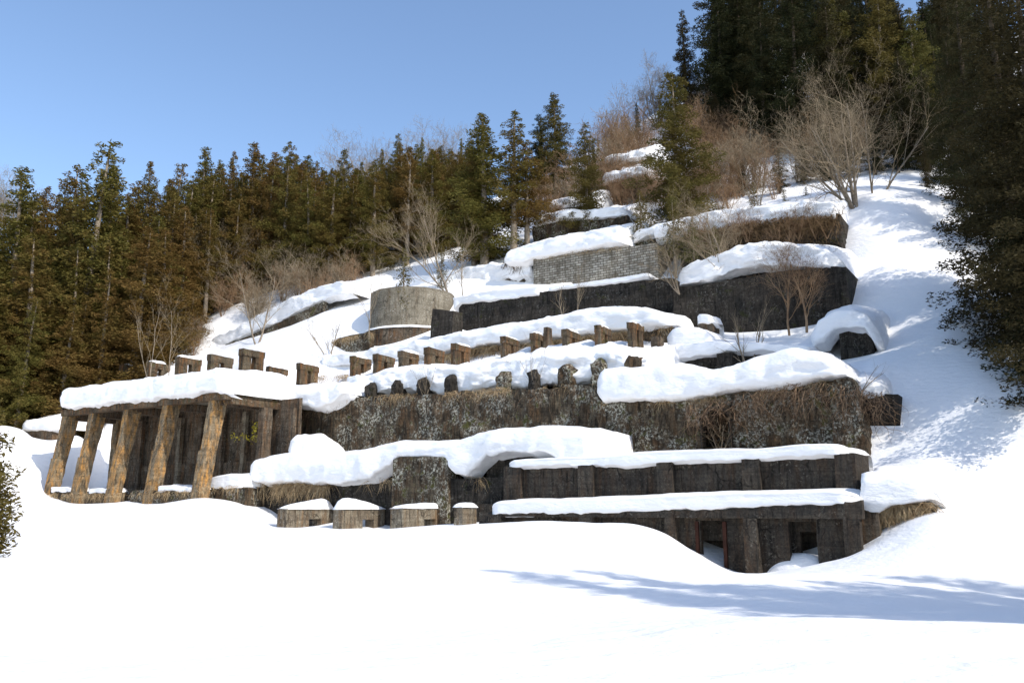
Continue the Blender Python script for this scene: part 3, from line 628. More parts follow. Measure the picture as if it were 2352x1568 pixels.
tag(mb.build('concrete_block', M['black']), 'sloping dark concrete block wedged between the round tank and the long dark wall', 'concrete block')
wall('retaining_wall', 'mossy retaining wall with hanging grass left of the round tank foot', 'wall', [(755, 790), (780, 775), (835, 764), (848, 764)], 61.8, 3, [(800, 830)], M['mossy'], .15, .2, .08)
wall('retaining_wall', 'long dark retaining wall running right from the tank under the block wall', 'wall', [(1053, 700), (1060, 696), (1225, 675), (1260, 667), (1400, 652), (1545, 637)], 66.5, 9, [(1100, 800)], M['black'], .15, .22, .06)
wall('retaining_wall', 'tallest black retaining wall at the upper right, with two bare trees before it', 'wall', [(1545, 660), (1600, 655), (1700, 640), (1800, 622), (1900, 612), (1943, 612)], 64.5, 10, [(1700, 830)], M['black'], .15, .22, .06)
snow('snow slope on the long dark wall between tank and block wall', [(1040, 712), (1060, 698), (1240, 673)], [(1045, 692), (1080, 684), (1150, 674), (1245, 663)], 66.3, 73.2, back=[(1000, 670), (1100, 662), (1200, 655), (1300, 655)], front=.1, amp=.1, er=(.2, .1), tdep=1.5)
snow('thin ragged snow line along the foot of the block wall', [(1255, 666), (1400, 650), (1495, 634)], [(1255, 662), (1320, 655), (1400, 643), (1495, 628)], 66.3, 73.0, front=.08, amp=.05, er=(.4, .4), tdep=.4)
wall('block_wall', 'pale wall of stacked concrete blocks high on the hillside', 'wall', [(1225, 592), (1260, 588), (1400, 572), (1510, 558)], 73.5, 5, [(1400, 690)], M['block'], .03, .3, .05)
snow('thick snow bank on top of the concrete block wall', [(1160, 605), (1180, 612), (1205, 602), (1225, 592), (1300, 582), (1400, 566), (1435, 558)], [(1165, 590), (1190, 580), (1230, 566), (1300, 548), (1370, 538), (1425, 530)], 73.4, 80, front=.5, amp=.18, er=(.5, .5), tdep=1.5, back=[(1165, 580), (1250, 555), (1425, 522)])
wall('stone_stub', 'brush covered stub wall in the snow left of the block wall', 'wall', [(1160, 605), (1175, 592), (1192, 596), (1205, 618)], 74.5, 3, [(1180, 660)], M['mossy'], .2, .2, .1)
snow('long snow bank sweeping down left from the block wall above the tank', [(790, 690), (850, 690), (900, 675), (960, 668), (1010, 668), (1060, 664), (1110, 655), (1165, 640), (1225, 640)], [(790, 668), (860, 658), (920, 650), (1000, 636), (1080, 620), (1150, 608), (1225, 622)], 74.5, 84, front=.6, amp=.22, er=(1, .2), tdep=2.0, back=[(790, 655), (900, 635), (1050, 605), (1150, 590), (1225, 590)])
wall('terrace_wall', 'earthy terrace edge under the snow bank above the tank', 'wall', [(860, 690), (1000, 672), (1100, 662), (1200, 645)], 75.2, 6, [(1000, 730)], M['mossy'], .2, .3, .1)

# ---- right upper terraces
snow('rounded snow band lying on the tallest black retaining wall', [(1556, 658), (1600, 650), (1640, 640), (1700, 622), (1760, 612), (1850, 612), (1943, 615)], [(1560, 636), (1600, 615), (1650, 595), (1700, 576), (1760, 565), (1850, 568), (1900, 570), (1950, 590)], 64.8, 72, front=.5, amp=.22, er=(.8, 1.6), tdep=1.6, back=[(1560, 620), (1650, 585), (1760, 560), (1850, 562), (1945, 572)])
wall('terrace_wall', 'upper brush covered terrace wall below the large bare tree', 'wall', [(1560, 545), (1650, 528), (1700, 515), (1800, 500), (1900, 492), (1928, 495)], 74.0, 7, [(1800, 640)], M['black'], .5, .25, .3)
snow('smooth snow shelf on the upper brush covered terrace wall', [(1500, 550), (1560, 540), (1650, 530), (1700, 522), (1800, 508), (1900, 498), (1930, 500)], [(1500, 545), (1560, 522), (1650, 500), (1720, 488), (1800, 478), (1880, 472), (1932, 478)], 74.2, 82, front=.5, amp=.2, er=(.8, .4), tdep=2, back=[(1500, 535), (1650, 492), (1800, 472), (1932, 466)])
for i, (pts, T) in enumerate((([(1255, 492), (1280, 480), (1360, 468)], 86), ([(1380, 425), (1430, 412), (1490, 402)], 92), ([(1385, 385), (1440, 372), (1495, 360)], 98), ([(1225, 520), (1290, 505), (1400, 500), (1440, 495)], 81), ([(1450, 560), (1520, 535), (1600, 520)], 76))):
    lb = ['snow shelf over a small dark wall between the upper cedars', 'lower of two snow shelves beside the lone tall cedar', 'higher of two snow shelves beside the lone tall cedar', 'snow shelf over a brown bank among the upper trunks', 'snow patch behind the young green cedars'][i]
    wall('terrace_wall', ['small dark wall between the upper cedars', 'brush bank under the lower snow shelf by the lone cedar', 'brush bank under the higher snow shelf by the lone cedar', 'brown brush bank under the upper trunks', 'earth bank behind the young green cedars'][i], 'bank', pts, T, 5, [(pts[1][0], pts[1][1]+45)], M['mossy'], .25, .3, .2)
    snow(lb, pts, [(u, v-random.uniform(9, 15)) for u, v in pts], T-.2, T+6, front=.5, amp=.2, er=(1, 1), tdep=1.5, back=[(u, v-22) for u, v in pts])
# retaining wall on left slope
wall('retaining_wall', 'low stone retaining wall climbing across the left snow slope', 'wall', [(475, 806), (560, 775), (640, 742), (700, 712), (742, 692)], 66.0, .8, [(475, 830)], M['mossy'], .15, .25, .1, zb=ST(475, 830, 66)[1])
snow('snow bank above the low retaining wall on the left slope', [(480, 805), (560, 772), (640, 740), (700, 710), (742, 690), (800, 672)], [(480, 800), (560, 762), (640, 722), (700, 692), (760, 666), (800, 656)], 66.2, 74, front=.2, amp=.15, er=(1, 1), tdep=2, back=[(450, 780), (560, 750), (640, 712), (700, 685), (800, 650)])

# ---- the open shed at the left
def shed():
    r = thing('open_shed', PT(300, 1130, 42), 'roofed open shed of five leaning rust stained pillars at the left of the ruin', 'shed')
    tops = [(143, 168, 947), (205, 236, 938), (285, 321, 928), (374, 411, 916), (480, 517, 906)]
    bots = [(95, 119, 1140), (174, 198, 1142), (262, 283, 1135), (348, 374, 1132), (449, 474, 1140)]
    zr = ST(480, 908, 42.4)[1]
    for (a, b_, v), (c, d, w) in zip(tops, bots):
        st, zt = ST(a, v, 42.4); sb, zb = ST(c, w, 41.0)
        zb -= .9; wd_ = .8; sm = st
        mb = MB(); zt2 = zt-.25; zm = zb+(zt2-zb)*.52
        lo = st+.0
        def T_(z): return 42.4-1.0*(zt2-z)/(zt2-zb)
        mb.hexa([(lo, T_(zb)-.12, zb), (lo+wd_, T_(zb)-.12, zb), (lo+wd_, T_(zb)+.85, zb), (lo, T_(zb)+.85, zb), (lo, T_(zm)-.12, zm), (lo+wd_, T_(zm)-.12, zm), (lo+wd_, T_(zm)+.95, zm), (lo, T_(zm)+.95, zm)], .2, .07)
        mb.hexa([(lo+.05, T_(zm), zm+.003), (lo+wd_-.05, T_(zm), zm+.003), (lo+wd_-.05, T_(zm)+1.0, zm+.003), (lo+.05, T_(zm)+1.0, zm+.003), (lo+.05, T_(zt2), zt2), (lo+wd_-.05, T_(zt2), zt2), (lo+wd_-.05, T_(zt2)+1.25, zt2), (lo+.05, T_(zt2)+1.25, zt2)], .2, .06)
        mb.build('pillar', M['rust'], r)
    sL, zL = ST(143, 947, 42.3); sR, zR = ST(517, 906, 42.3)
    sR2 = sR+.05; top = zR+.12; topL = zL+.1
    mb = MB(); mb.hexa([(sL, 42.2, topL-.45), (sR2, 42.2, top-.45), (sR2, 42.9, top-.45), (sL, 42.9, topL-.45), (sL, 42.2, topL+.1), (sR2, 42.2, top+.1), (sR2, 42.9, top+.1), (sL, 42.9, topL+.1)], .25, .05); mb.build('front_beam', M['post'], r)
    mb = MB(); mb.hexa([(sL, 42.9, topL-.1), (sR2, 42.9, top-.1), (sR2, 48.3, top-.1), (sL, 48.3, topL-.1), (sL, 42.9, topL+.15), (sR2, 42.9, top+.15), (sR2, 48.3, top+.15), (sL, 48.3, topL+.15)], .4, .03); mb.build('roof_slab', M['grey'], r)
    for k, (a, b_, v) in enumerate(tops):
        st, zt = ST(a, v, 42.4); zz = topL+(top-topL)*(st-sL)/(sR2-sL)
        mb = MB(); mb.box(st+.1, st+.75, 42.9, 48.3, zz-.75, zz-.1, .4, .03); mb.build('cross_beam', M['brownc'], r)
    mb = MB(); mb.box(sR2-.6, sR2-.003, 42.9, 48.4, top-.75, top+.17, .3, .05); mb.build('end_beam', M['post'], r)
    # rear wall of ribbed panels with broken openings, from second pillar rightwards
    s1 = ST(205, 938, 42.4)[0]; zf = ST(300, 1125, 46)[1]-2.6
    mb = MB(); mb.box(s1-2.5, sR2+2.3, 47.4, 48.0, zf, zf+(topL-zf)*.5, .3, .05); mb.box(s1-2.5, sR2+2.3, 47.7, 48.0, zf+(topL-zf)*.5, topL+.1, .3, .04); mb.build('rear_wall', M['brownc'], r)
    n = 9
    for k in range(n):
        s = s1-2.2+(sR2+2.1-s1+2.2)*k/(n-1)
        mb = MB(); mb.box(s-.22, s+.22, 47.1, 47.45, zf, top-.8, .3, .05); mb.build('rib', M['brownc' if k % 3 else 'box'], r)
    mb = MB(); mb.box(sR2-.5, sR2+.1, 46.0, 46.9, zf, top-.7, .25, .05); mb.build('rear_post', M['brownc'], r)
    mb = MB(); mb.box(sL+.1, sL+.9, 47.2, 48.0, zf, topL-.1, .25, .05); mb.build('rear_post', M['rust'], r)
    return r
shed()
snow('long snow blanket on the roof of the open pillar shed', [(140, 932), (160, 938), (250, 929), (350, 918), (420, 909), (516, 903)], [(140, 910), (180, 898), (260, 887), (340, 876), (420, 868), (480, 857), (538, 853)], 42.0, 48.4, front=.6, amp=.16, er=(.9, .35), tdep=1.6, sink=.4, back=[(120, 900), (200, 886), (300, 876), (420, 862), (500, 852), (560, 852), (610, 868)])
for i, (u0, u1, va, vb) in enumerate(((300, 448, 1125, 1155), (474, 565, 1117, 1145), (108, 172, 1128, 1150), (196, 256, 1130, 1150))):
    T = 41.6 if i != 1 else 43.2
    wall('footing', ['dark weedy footing between the fourth and fifth shed pillars', 'footing block under a snow cushion right of the last shed pillar', 'footing between the first and second shed pillars', 'footing between the second and third shed pillars'][i], 'footing', [(u0, va+6), (u0+10, va), (u1-6, va), (u1, va+4)], T, 2, [(u0, vb+45)], M['mossy'], .1, .2, .06)
    snow(['broken snow strip on the footing before the fourth and fifth pillars', 'snow cushion on the footing right of the last shed pillar', 'small snow strip between the first two shed pillars', 'small snow strip between the second and third shed pillars'][i],
         [(u0+(60 if i == 0 else 4), va+1), (u1-2, va+1)], [(u0+(60 if i == 0 else 4), va-8), ((u0+u1)/2, va-(11 if i != 1 else 32)), (u1-4, va-(9 if i != 1 else 30))], T-.05, T+(1.6 if i != 1 else 3), front=.1, amp=.08, er=(.5, .5), tdep=.5)
wall('retaining_wall', 'low brown retaining wall behind the shed at the far left edge', 'wall', [(50, 992), (60, 988), (120, 985)], 46, 2.5, [(80, 1100)], M['brownc'], .08, .25, .05)
snow('snow bank on the low retaining wall at the far left', [(50, 990), (125, 985)], [(50, 975), (80, 962), (125, 962)], 45.9, 51, front=.3, amp=.12, er=(1, .4), back=[(40, 960), (130, 950)])

# ------------------------------------------------------------------ grass, vines
def ribbons(strands, mat, name, label=None, cat=None, kind='stuff', taper=True):
    """strands: list of (points(k,3), width)"""
    V = []; Fc = []; n = 0
    for P, w in strands:
        k = len(P); d = np.gradient(P, axis=0); sd = np.cross(d, RNG.normal(size=3)); sd /= (np.linalg.norm(sd, axis=1)[:, None]+1e-9)
        ww = (w*(1-np.linspace(0, .8, k)) if taper else np.full(k, w))[:, None]
        V.append(P+sd*ww/2); V.append(P-sd*ww/2)
        for i in range(k-1): Fc.append((n+i, n+i+1, n+k+i+1, n+k+i))
        n += 2*k
    o = mesh(name, np.concatenate(V), np.array(Fc), mat); tag(o, label, cat, None, kind); return o
def hang(pts, T, n, ln=(.4, 1.2), out=.5, w=.025, up=.45, tj=.3, side=1.0):
    """strands that leave an edge outward and droop"""
    q = [ST(u, v, T) for u, v in pts]; res = []
    ss = np.array([a for a, b in q]); zz = np.array([b for a, b in q]); o = np.argsort(ss); ss, zz = ss[o], zz[o]
    for _ in range(n):
        s = RNG.uniform(ss[0], ss[-1])
        if fbm([[s, 0, T]], .9, 2)[0]+RNG.uniform(-.35, .3) < 0: continue
        z = np.interp(s, ss, zz)+RNG.uniform(-.25, .1); L = RNG.uniform(*ln); k = 7; d = RNG.uniform(.3, 1)*out; sd = RNG.normal()*side; u = up*RNG.uniform(.2, 1)
        x = np.linspace(0, 1, k); t = T-.05+RNG.uniform(-.1, tj)-d*np.sqrt(x)*L*.8; zq = z+u*L*np.sin(x*math.pi*.6)-L*x**1.7
        sq = s+sd*x*L*.6; P = np.stack(W(sq, t, zq), 1); P += RNG.normal(size=P.shape)*.015*L; res.append((P, w*RNG.uniform(.6, 1.3)))
    return res
def grass(label, pts, T, n, **k):
    ribbons(hang(pts, T, n, **k), M['straw'], 'dry_grass', label, 'grass')
grass('dense straw grass hanging from the low wall under the biggest drift', [(562, 1118), (600, 1112), (700, 1112), (760, 1115)], 44.9, 1500, ln=(.5, 1.8), out=.8, w=.032, side=.9)
grass('straw grass tufts beside the square concrete block', [(840, 1108), (905, 1098), (900, 1100), (1036, 1100), (1110, 1098)], 44.4, 420, ln=(.4, 1.2))
grass('dry grass fringe along the lichen wall top', [(680, 925), (800, 912), (1000, 904), (1200, 890), (1370, 885)], 50.0, 1900, ln=(.3, 1.1), out=.6, w=.022)
grass('dry grass fringe under the thick snow pillow', [(1380, 924), (1600, 918), (1740, 898), (1960, 868)], 49.8, 1600, ln=(.3, 1.0), out=.6, w=.022)
grass('dry grass behind the middle and right post runs', [(1000, 825), (1100, 800), (1200, 792), (1330, 778), (1540, 752)], 60.2, 3800, ln=(.7, 2.0), out=.6, w=.035)
grass('dry grass strip right of the lone mossy post', [(722, 866), (800, 862)], 55.5, 500, ln=(.5, 1.0), out=.4, w=.03)
grass('weeds hanging over the shed footings', [(105, 1135), (170, 1135), (260, 1134), (445, 1127), (470, 1120), (565, 1118)], 41.5, 1800, ln=(.3, .9), out=.5)
grass('dry grass over the low mossy block at the lower right', [(1972, 1150), (2016, 1175), (2050, 1160), (2145, 1155)], 41.7, 2000, ln=(.4, 1.3), out=.4)
grass('dead grass on the block wall crest', [(1225, 590), (1400, 570), (1500, 560)], 73.4, 600, ln=(.3, .6), out=.4, w=.03)
grass('dead grass left of the tank foot', [(755, 785), (860, 762)], 61.7, 500, ln=(.4, 1.0), out=.4, w=.03)
grass('dead grass under the snow bank above the tank', [(860, 690), (1000, 672), (1200, 645)], 75.0, 1000, ln=(.5, 1.4), out=.4, w=.04)
def vines(label, pts, T, n, ln=(1, 3.5), w=.03, out=.5, mat='vine'):
    q = [ST(u, v, T) for u, v in pts]; ss = np.array([a for a, b in q]); zz = np.array([b for a, b in q]); o = np.argsort(ss); ss, zz = ss[o], zz[o]; res = []
    for _ in range(n):
        s = RNG.uniform(ss[0], ss[-1]); z = np.interp(s, ss, zz)+RNG.uniform(-1.3, .1)*RNG.uniform(0, 1); L = RNG.uniform(*ln); k = 14
        a = RNG.normal()*.5-.25; t = T-RNG.uniform(.15, .45); P = []; sg = s; zg = z; tg = t; st = L/k
        for i in range(k):
            P.append(W(sg, tg, zg)); a += RNG.normal()*.28; a *= .93; sg += math.sin(a)*st; zg -= math.cos(a)*st*.9; tg += RNG.normal()*.03-(.09*out if i < 4 else -.03*out)
        P = np.array(P); res.append((P, w*RNG.uniform(.5, 1.3)))
        if RNG.random() < .7:
            i = RNG.integers(3, 10); b = P[i]; k2 = 6; d = W(RNG.normal()*.12, RNG.normal()*.03, -.14*RNG.random()+.02); res.append((b+np.cumsum(np.tile(d, (k2, 1))+RNG.normal(size=(k2, 3))*.04, 0), w*.5))
    ribbons(res, M[mat], 'hanging_vines', label, 'vines', taper=True)
vines('tangle of brown vines hanging over the right end of the arch wall', [(1580, 925), (1740, 898), (1850, 878), (1985, 885)], 49.7, 300, w=.035, out=.7)
vines('vine strands falling off the dark end block of the arch wall', [(1950, 895), (2040, 905)], 50.6, 110, w=.04, out=.8)
vines('sparse vines creeping down the lichen wall', [(690, 930), (900, 905), (1370, 890)], 49.8, 130, w=.022, ln=(.6, 2))
vines('brush tangle draped over the upper terrace wall', [(1600, 535), (1700, 515), (1800, 500), (1928, 495)], 73.6, 800, w=.06, ln=(1, 3.2), out=.7, mat='brush')
vines('brush tangle draped behind the right post run', [(1080, 800), (1250, 785), (1540, 752)], 60.1, 260, w=.045, ln=(.8, 2.2), mat='brush')
vines('brush over the stub wall left of the block wall', [(1160, 600), (1205, 605)], 74.3, 110, w=.05, ln=(.8, 1.8), mat='brush')
def leaves(label, pts, T, n):
    V = []; Fc = []
    for i in range(n):
        u, v = pts[RNG.integers(len(pts))]; s, z = ST(u+RNG.normal()*5, v+RNG.normal()*5, T); c = np.array(W(s, T-RNG.uniform(0, .3), z)); a = RNG.normal(size=3)*.07; b_ = RNG.normal(size=3)*.07
        V += [c, c+a, c+a+b_, c+b_]; Fc.append((4*i, 4*i+1, 4*i+2, 4*i+3))
    tag(mesh('creeper_leaves', V, Fc, M['leafy']), label, 'leaves', None, 'stuff')
leaves('yellow creeper leaves in the right bay of the shed', [(542, 1003), (560, 1003), (588, 998), (590, 985), (587, 975), (575, 1006), (590, 1010)], 46.6, 150)
leaves('yellow creeper leaves on the left end of the arch wall', [(675, 978), (668, 985), (677, 990)], 49.0, 40)

# ------------------------------------------------------------------ conifers
def cards(C, size, up=.15):
    n = len(C); a = RNG.normal(size=(n, 3)); a[:, 2] = a[:, 2]*.6+up; a /= np.linalg.norm(a, axis=1)[:, None]
    b = np.cross(a, RNG.normal(size=(n, 3))); b /= np.linalg.norm(b, axis=1)[:, None]
    L = (size*RNG.uniform(.6, 1.3, n))[:, None]; wv = L*.36
    V = np.stack([C-a*L*.5, C+b*wv*.5, C+a*L*.5, C-b*wv*.5], 1).reshape(-1, 3)
    return V, np.arange(4*n).reshape(n, 4)
def cedar_mesh(seed, H=20., Rd=3.0, z0=.12, nb=140, per=4, cn=85, size=.25, droop=.25, gap=.0, pw=.72, cr=1.0):
    global RNG
    sv = RNG; RNG = np.random.default_rng(seed); C = []
    lean = RNG.normal(size=2)*.012*H; lob = RNG.uniform(0, 6.28, 3)
    for k in range(nb):
        f = (k+RNG.random())/nb; z = H*(z0+(1-z0)*f); az = k*2.399+RNG.normal()*.5
        wob = 1+.16*math.sin(2*az+lob[0]+f*9)+.13*math.sin(f*23+lob[1])
        env = Rd*((1-f)**pw)*(.62+.42*RNG.random())*wob*(min(1, .6+f*3))+.12
        if RNG.random() < gap: env *= .4
        m = max(1, int(per*env/Rd+1.2))
        for q in range(m):
            r = env*(q+.75)/m; zz = z-droop*r*.45+.12*r*r/Rd*RNG.uniform(.3, 1)
            x_ = math.cos(az)*r+lean[0]*f*f+RNG.normal()*.12; y_ = math.sin(az)*r+lean[1]*f*f+RNG.normal()*.12; rr = (.24+.50*env/Rd)*(.6+.65*RNG.random())*cr
            nn = int(cn*(rr/.6)**1.5)+5
            d = RNG.normal(size=(nn, 3)); d /= np.linalg.norm(d, axis=1)[:, None]
            C.append(np.array([x_, y_, zz])+d*(RNG.random((nn, 1))**.35)*[rr, rr, rr*.85])
    tip = np.array([[lean[0], lean[1], H*(.985+.02*i/10)] for i in range(10)])+RNG.normal(size=(10, 3))*.08
    C = np.concatenate(C+[tip]); V, Fq = cards(C, size)
    # trunk
    n = 8; TV = []; TF = []
    for j in range(12):
        f = j/11; r = .30*(1-f)**.8*H/20+.02
        for i in range(n): TV.append((r*math.cos(6.283*i/n)+lean[0]*f*f, r*math.sin(6.283*i/n)+lean[1]*f*f, -1.5+(H+1.3)*f))
    for j in range(11):
        for i in range(n): TF.append((j*n+i, j*n+(i+1) % n, (j+1)*n+(i+1) % n, (j+1)*n+i))
    RNG = sv; return (V, Fq), (TV, TF)
PROTO = {}
def proto(key, mat, **k):
    (V, Fq), (TV, TF) = cedar_mesh(**k); me = []
    for nm, v, f, m in (('crown', V, Fq, mat), ('trunk', np.array(TV), TF, M['bark' if mat != M['cedar_dark'] else 'bark_dark'])):
        o = mesh(nm, v, f, m, smooth=(nm == 'trunk')); me.append(o)
    PROTO.setdefault(key, []).append([me, k.get('H', 20.), False])
for i in range(6): proto('mid', M['cedar'], seed=10+i, Rd=2.9+.22*i, z0=.03+.02*i, gap=.12)
for i in range(2): proto('open', M['cedar'], seed=30+i, Rd=2.7, z0=.28, nb=75, gap=.25)
for i in range(3): proto('dark', M['cedar_dark'], seed=40+i, Rd=3.2+.3*i, z0=.12, nb=130, gap=.1)
for i in range(2): proto('green', M['cedar_green'], seed=50+i, Rd=3.8, z0=.12, nb=140, per=5, gap=.1)
for i in range(2): proto('near', M['cedar_dark'], seed=60+i, Rd=3.6, z0=.02, nb=230, per=7, cn=120, size=.17, gap=.2, droop=.75, cr=.72)
for i in range(1): proto('sprig', M['cedar_green'], seed=77, H=6, Rd=1.1, z0=.02, nb=90, per=4, cn=110, size=.2, gap=.1, droop=-.3, cr=.75)
for i in range(1): proto('young', M['cedar_green'], seed=70+i, H=6, Rd=1.5, z0=.05, nb=70, per=4, cn=26, size=.20, gap=.3, droop=-.3, cr=.6)
def cedar(key, loc, h, label, wid=1.0, name='cedar_tree', group=None, idx=None):
    L = PROTO[key]; P = L[idx if idx is not None else RNG.integers(len(L))]; r = thing(name, loc, label, 'tree', group, RNG.uniform(0, 6.28))
    s = h/P[1]; r.scale = (s*wid, s*wid, s)
    for o in P[0]:
        if P[2]: c = o.copy(); COL.objects.link(c)
        else: c = o
        c.parent = r
    P[2] = True; return r
def tree_px(key, u, vt, Y, label, wid=1.0, group=None, name='cedar_tree', idx=None, base=None):
    x, y, z = PY(u, vt, Y); zb = (tz(x, y)-.3) if base is None else base; return cedar(key, (x, y, zb), max(3, z-zb), label, wid, name, group, idx)
# skyline, left forest
SK = [(-300, 420), (0, 410), (65, 385), (110, 420), (180, 378), (228, 335), (290, 385), (345, 370), (400, 378), (478, 338), (535, 352), (590, 328), (665, 330), (725, 370), (790, 345), (850, 360), (912, 308), (968, 318), (1060, 318), (1115, 265), (1180, 250), (1275, 220), (1345, 285), (1420, 300)]
sku, skv = [a for a, b in SK], [b for a, b in SK]
GL = 'cedars of the left forest'
flab = ['tall brown green cedar packed inside the forest on the left', 'tall brown green cedar packed inside the forest on the left']
peaks = [(65, 385, 100, 1.15, 'bushy cedar at the far left with a blunt leaning tip'), (180, 378, 104, 1.0, 'narrow cedar left of the tallest left forest cedar'), (228, 335, 100, 1.1, 'tallest cedar of the left forest with an open ragged tip'), (345, 370, 118, .9, 'slim dark cedar right of the dip in the left skyline'),
         (400, 378, 115, 1.0, 'broad cedar with broken pale top twigs in the left skyline'), (478, 338, 120, 1.0, 'pointed cedar rising alone above the middle of the left forest'), (535, 352, 122, .85, 'thin tipped cedar between two higher skyline cedars'), (590, 328, 116, 1.2, 'wide cedar with a twin peak in the left skyline'),
         (665, 330, 112, .95, 'sharp cedar at the right of the twin peaked one'), (725, 370, 115, .9, 'thin crowned cedar with bare pale twigs'), (790, 345, 118, 1.0, 'conical cedar with a dark tip left of the centre'), (912, 308, 125, .8, 'slender dark tipped cedar, highest of the centre left skyline'),
         (968, 318, 125, .6, 'very slim cedar before the pale bare ridge trees'), (1060, 318, 122, .6, 'thin spire cedar just left of the trunk group'), (1005, 345, 122, .7, 'small dark cedar tip before the ridge trees'), (1038, 350, 118, .8, 'dark cedar filling the gap left of the spire'), (880, 345, 122, .8, 'ragged cedar leaning on the highest centre left one'), (830, 372, 120, .8, 'low dark cedar in the skyline dip'), (625, 345, 114, .9, 'dense cedar between twin peak and sharp cedar'), (145, 415, 106, .9, 'dark cedar behind the far left pair'), (268, 385, 103, 1.0, 'rounded cedar on the right shoulder of the tallest left one')]
for u, v, Y, w, l in peaks: tree_px('mid', u, v, Y, l, w*1.25)
placed = [PY(u, v, Y)[:2] for u, v, Y, w, l in peaks]
def forest_edge(u): return np.interp(u, [-300, 0, 200, 330, 400, 560, 700, 800, 950, 1050], [82, 86, 90, 92, 104, 112, 108, 104, 106, 108])
def row_of(d): return 'front row brown green cedar of the left forest' if d < 8 else ('cedar a few rows deep in the left forest' if d < 20 else 'cedar far back in the left forest')
def place_of(u): return 'at the far left edge' if u < 90 else ('over the shed roof' if u < 300 else ('behind the saplings on the shed' if u < 450 else ('behind the round bare tree' if u < 640 else ('above the low stone retaining wall' if u < 830 else 'behind the tank and its leaning tree'))))
cnt = 0; tries = 0
while cnt < 144 and tries < 12000:
    tries += 1; u = RNG.uniform(-220, 1080); Y = forest_edge(u)+RNG.uniform(0, 1)**1.5*38; x = (u-1176)/F*Y
    if any((x-a)**2+(Y-b)**2 < 3.0**2 for a, b in placed): continue
    zb = tz(x, Y)-.3; sv = np.interp(u, sku, skv)+RNG.uniform(14, 62); zt = PY(u, sv, Y)[2]; h = min(RNG.uniform(15, 25), zt-zb)
    if h < 6: continue
    placed.append((x, Y)); cnt += 1
    cedar('mid' if RNG.random() < .85 else 'open', (x, Y, zb), h, row_of(Y-forest_edge(u))+' '+place_of(u), RNG.uniform(1.25, 1.8), group=GL)
# central individuals
tree_px('mid', 1115, 265, 94, 'cedar with two visible trunks left of the bare topped one', 1.9, idx=2)
tree_px('open', 1180, 250, 92, 'cedar with a long bare pale trunk section below a tufted top', 1.6, idx=0)
tree_px('mid', 1092, 330, 96, 'shorter cedar at the left of the trunk group', 1.6, idx=1)
tree_px('open', 1210, 330, 93, 'dense lower cedar right of the bare trunked one', 1.8, idx=1)
tree_px('dark', 1240, 262, 112, 'dark cedar shoulder behind the highest centre cedar', 1.5)
tree_px('green', 1275, 218, 108, 'highest cedar of the centre, broad and green', 1.4, idx=0)
tree_px('green', 1345, 285, 92, 'cedar on a thin bare stem above the block wall', 1.2, idx=1)
tree_px('dark', 1362, 320, 104, 'small dark cedar tip behind the thin stemmed one', .6)
tree_px('green', 1545, 165, 84, 'lone tall green cedar standing in front of the brush slope', 1.45, idx=0)
tree_px('dark', 1568, 26, 122, 'narrow dark cedar standing clear at the left corner of the hilltop wood', .95, idx=0)
tree_px('dark', 1462, 235, 122, 'little dark conifer on the ridge brush', .7)
tree_px('dark', 1405, 292, 120, 'tiny conifer at the ridge right of the centre cedars', .6)
# hilltop wood
GH = 'dark cedars of the hilltop wood'; hp = []; cnt = 0; tries = 0
while cnt < 46 and tries < 4000:
    tries += 1; u = RNG.uniform(1670, 2330); Y = RNG.uniform(98, 150) if u > 1750 else RNG.uniform(115, 150); x = (u-1176)/F*Y*1.02
    if any((x-a)**2+(Y-b)**2 < 3.9**2 for a, b in hp): continue
    hp.append((x, Y)); cnt += 1; zb = tz(x, Y)-.3
    vt = np.interp(u, [1600, 1640, 2090, 2135, 2170, 2240, 2400], [-10, -80, -80, 20, 40, -60, -60])
    h = min(RNG.uniform(20, 27), PY(u, vt, Y)[2]-zb)
    if h > 7: cedar('dark', (x, Y, zb), h, ('dark cedar deep in the hilltop wood, ' if Y > 125 else 'dark cedar near the front of the hilltop wood, ')+('left part' if u < 1800 else ('above the largest bare tree' if u < 2060 else 'right part behind the near cedars')), RNG.uniform(1.0, 1.35), group=GH)
for i, (u, vt, Y, l) in enumerate(((1685, -60, 118, 'dark pointed cedar leading the left flank of the hilltop wood'), (1745, -60, 112, 'cedar with a pale bare trunk in the hilltop wood'), (1900, -20, 104, 'big green tinged cedar front of the hilltop wood'), (2010, -30, 100, 'broad sunlit cedar above the large bare tree'), (2085, 20, 98, 'sloping crowned cedar at the right flank of the hilltop wood'), (2060, 120, 92, 'lower cedar behind the right side of the large bare tree'))):
    tree_px('green' if i in (2, 3, 4) else 'dark', u, vt, Y, l, 1.3)
for i, (u, vt, Y) in enumerate(((1640, 370, 98), (1700, 375, 94), (1785, 345, 90), (1840, 320, 92), (1690, 290, 108), (1760, 270, 106), (1895, 335, 91), (2010, 330, 92))):
    tree_px('dark', u, vt, Y, ['dark bushy conifer low in the brush right of the lone tall cedar', 'second dark conifer in the brush right of the lone tall cedar', 'dark conifer behind the snow shelf sapling', 'dark conifer behind the left limbs of the largest bare tree', 'dark conifer high in the brush under the wood', 'dark conifer at the lower rim of the hilltop wood', 'dark conifer behind the trunk of the largest bare tree', 'dark conifer behind the slimmer bare tree'][i], 1.5, idx=i % 3)
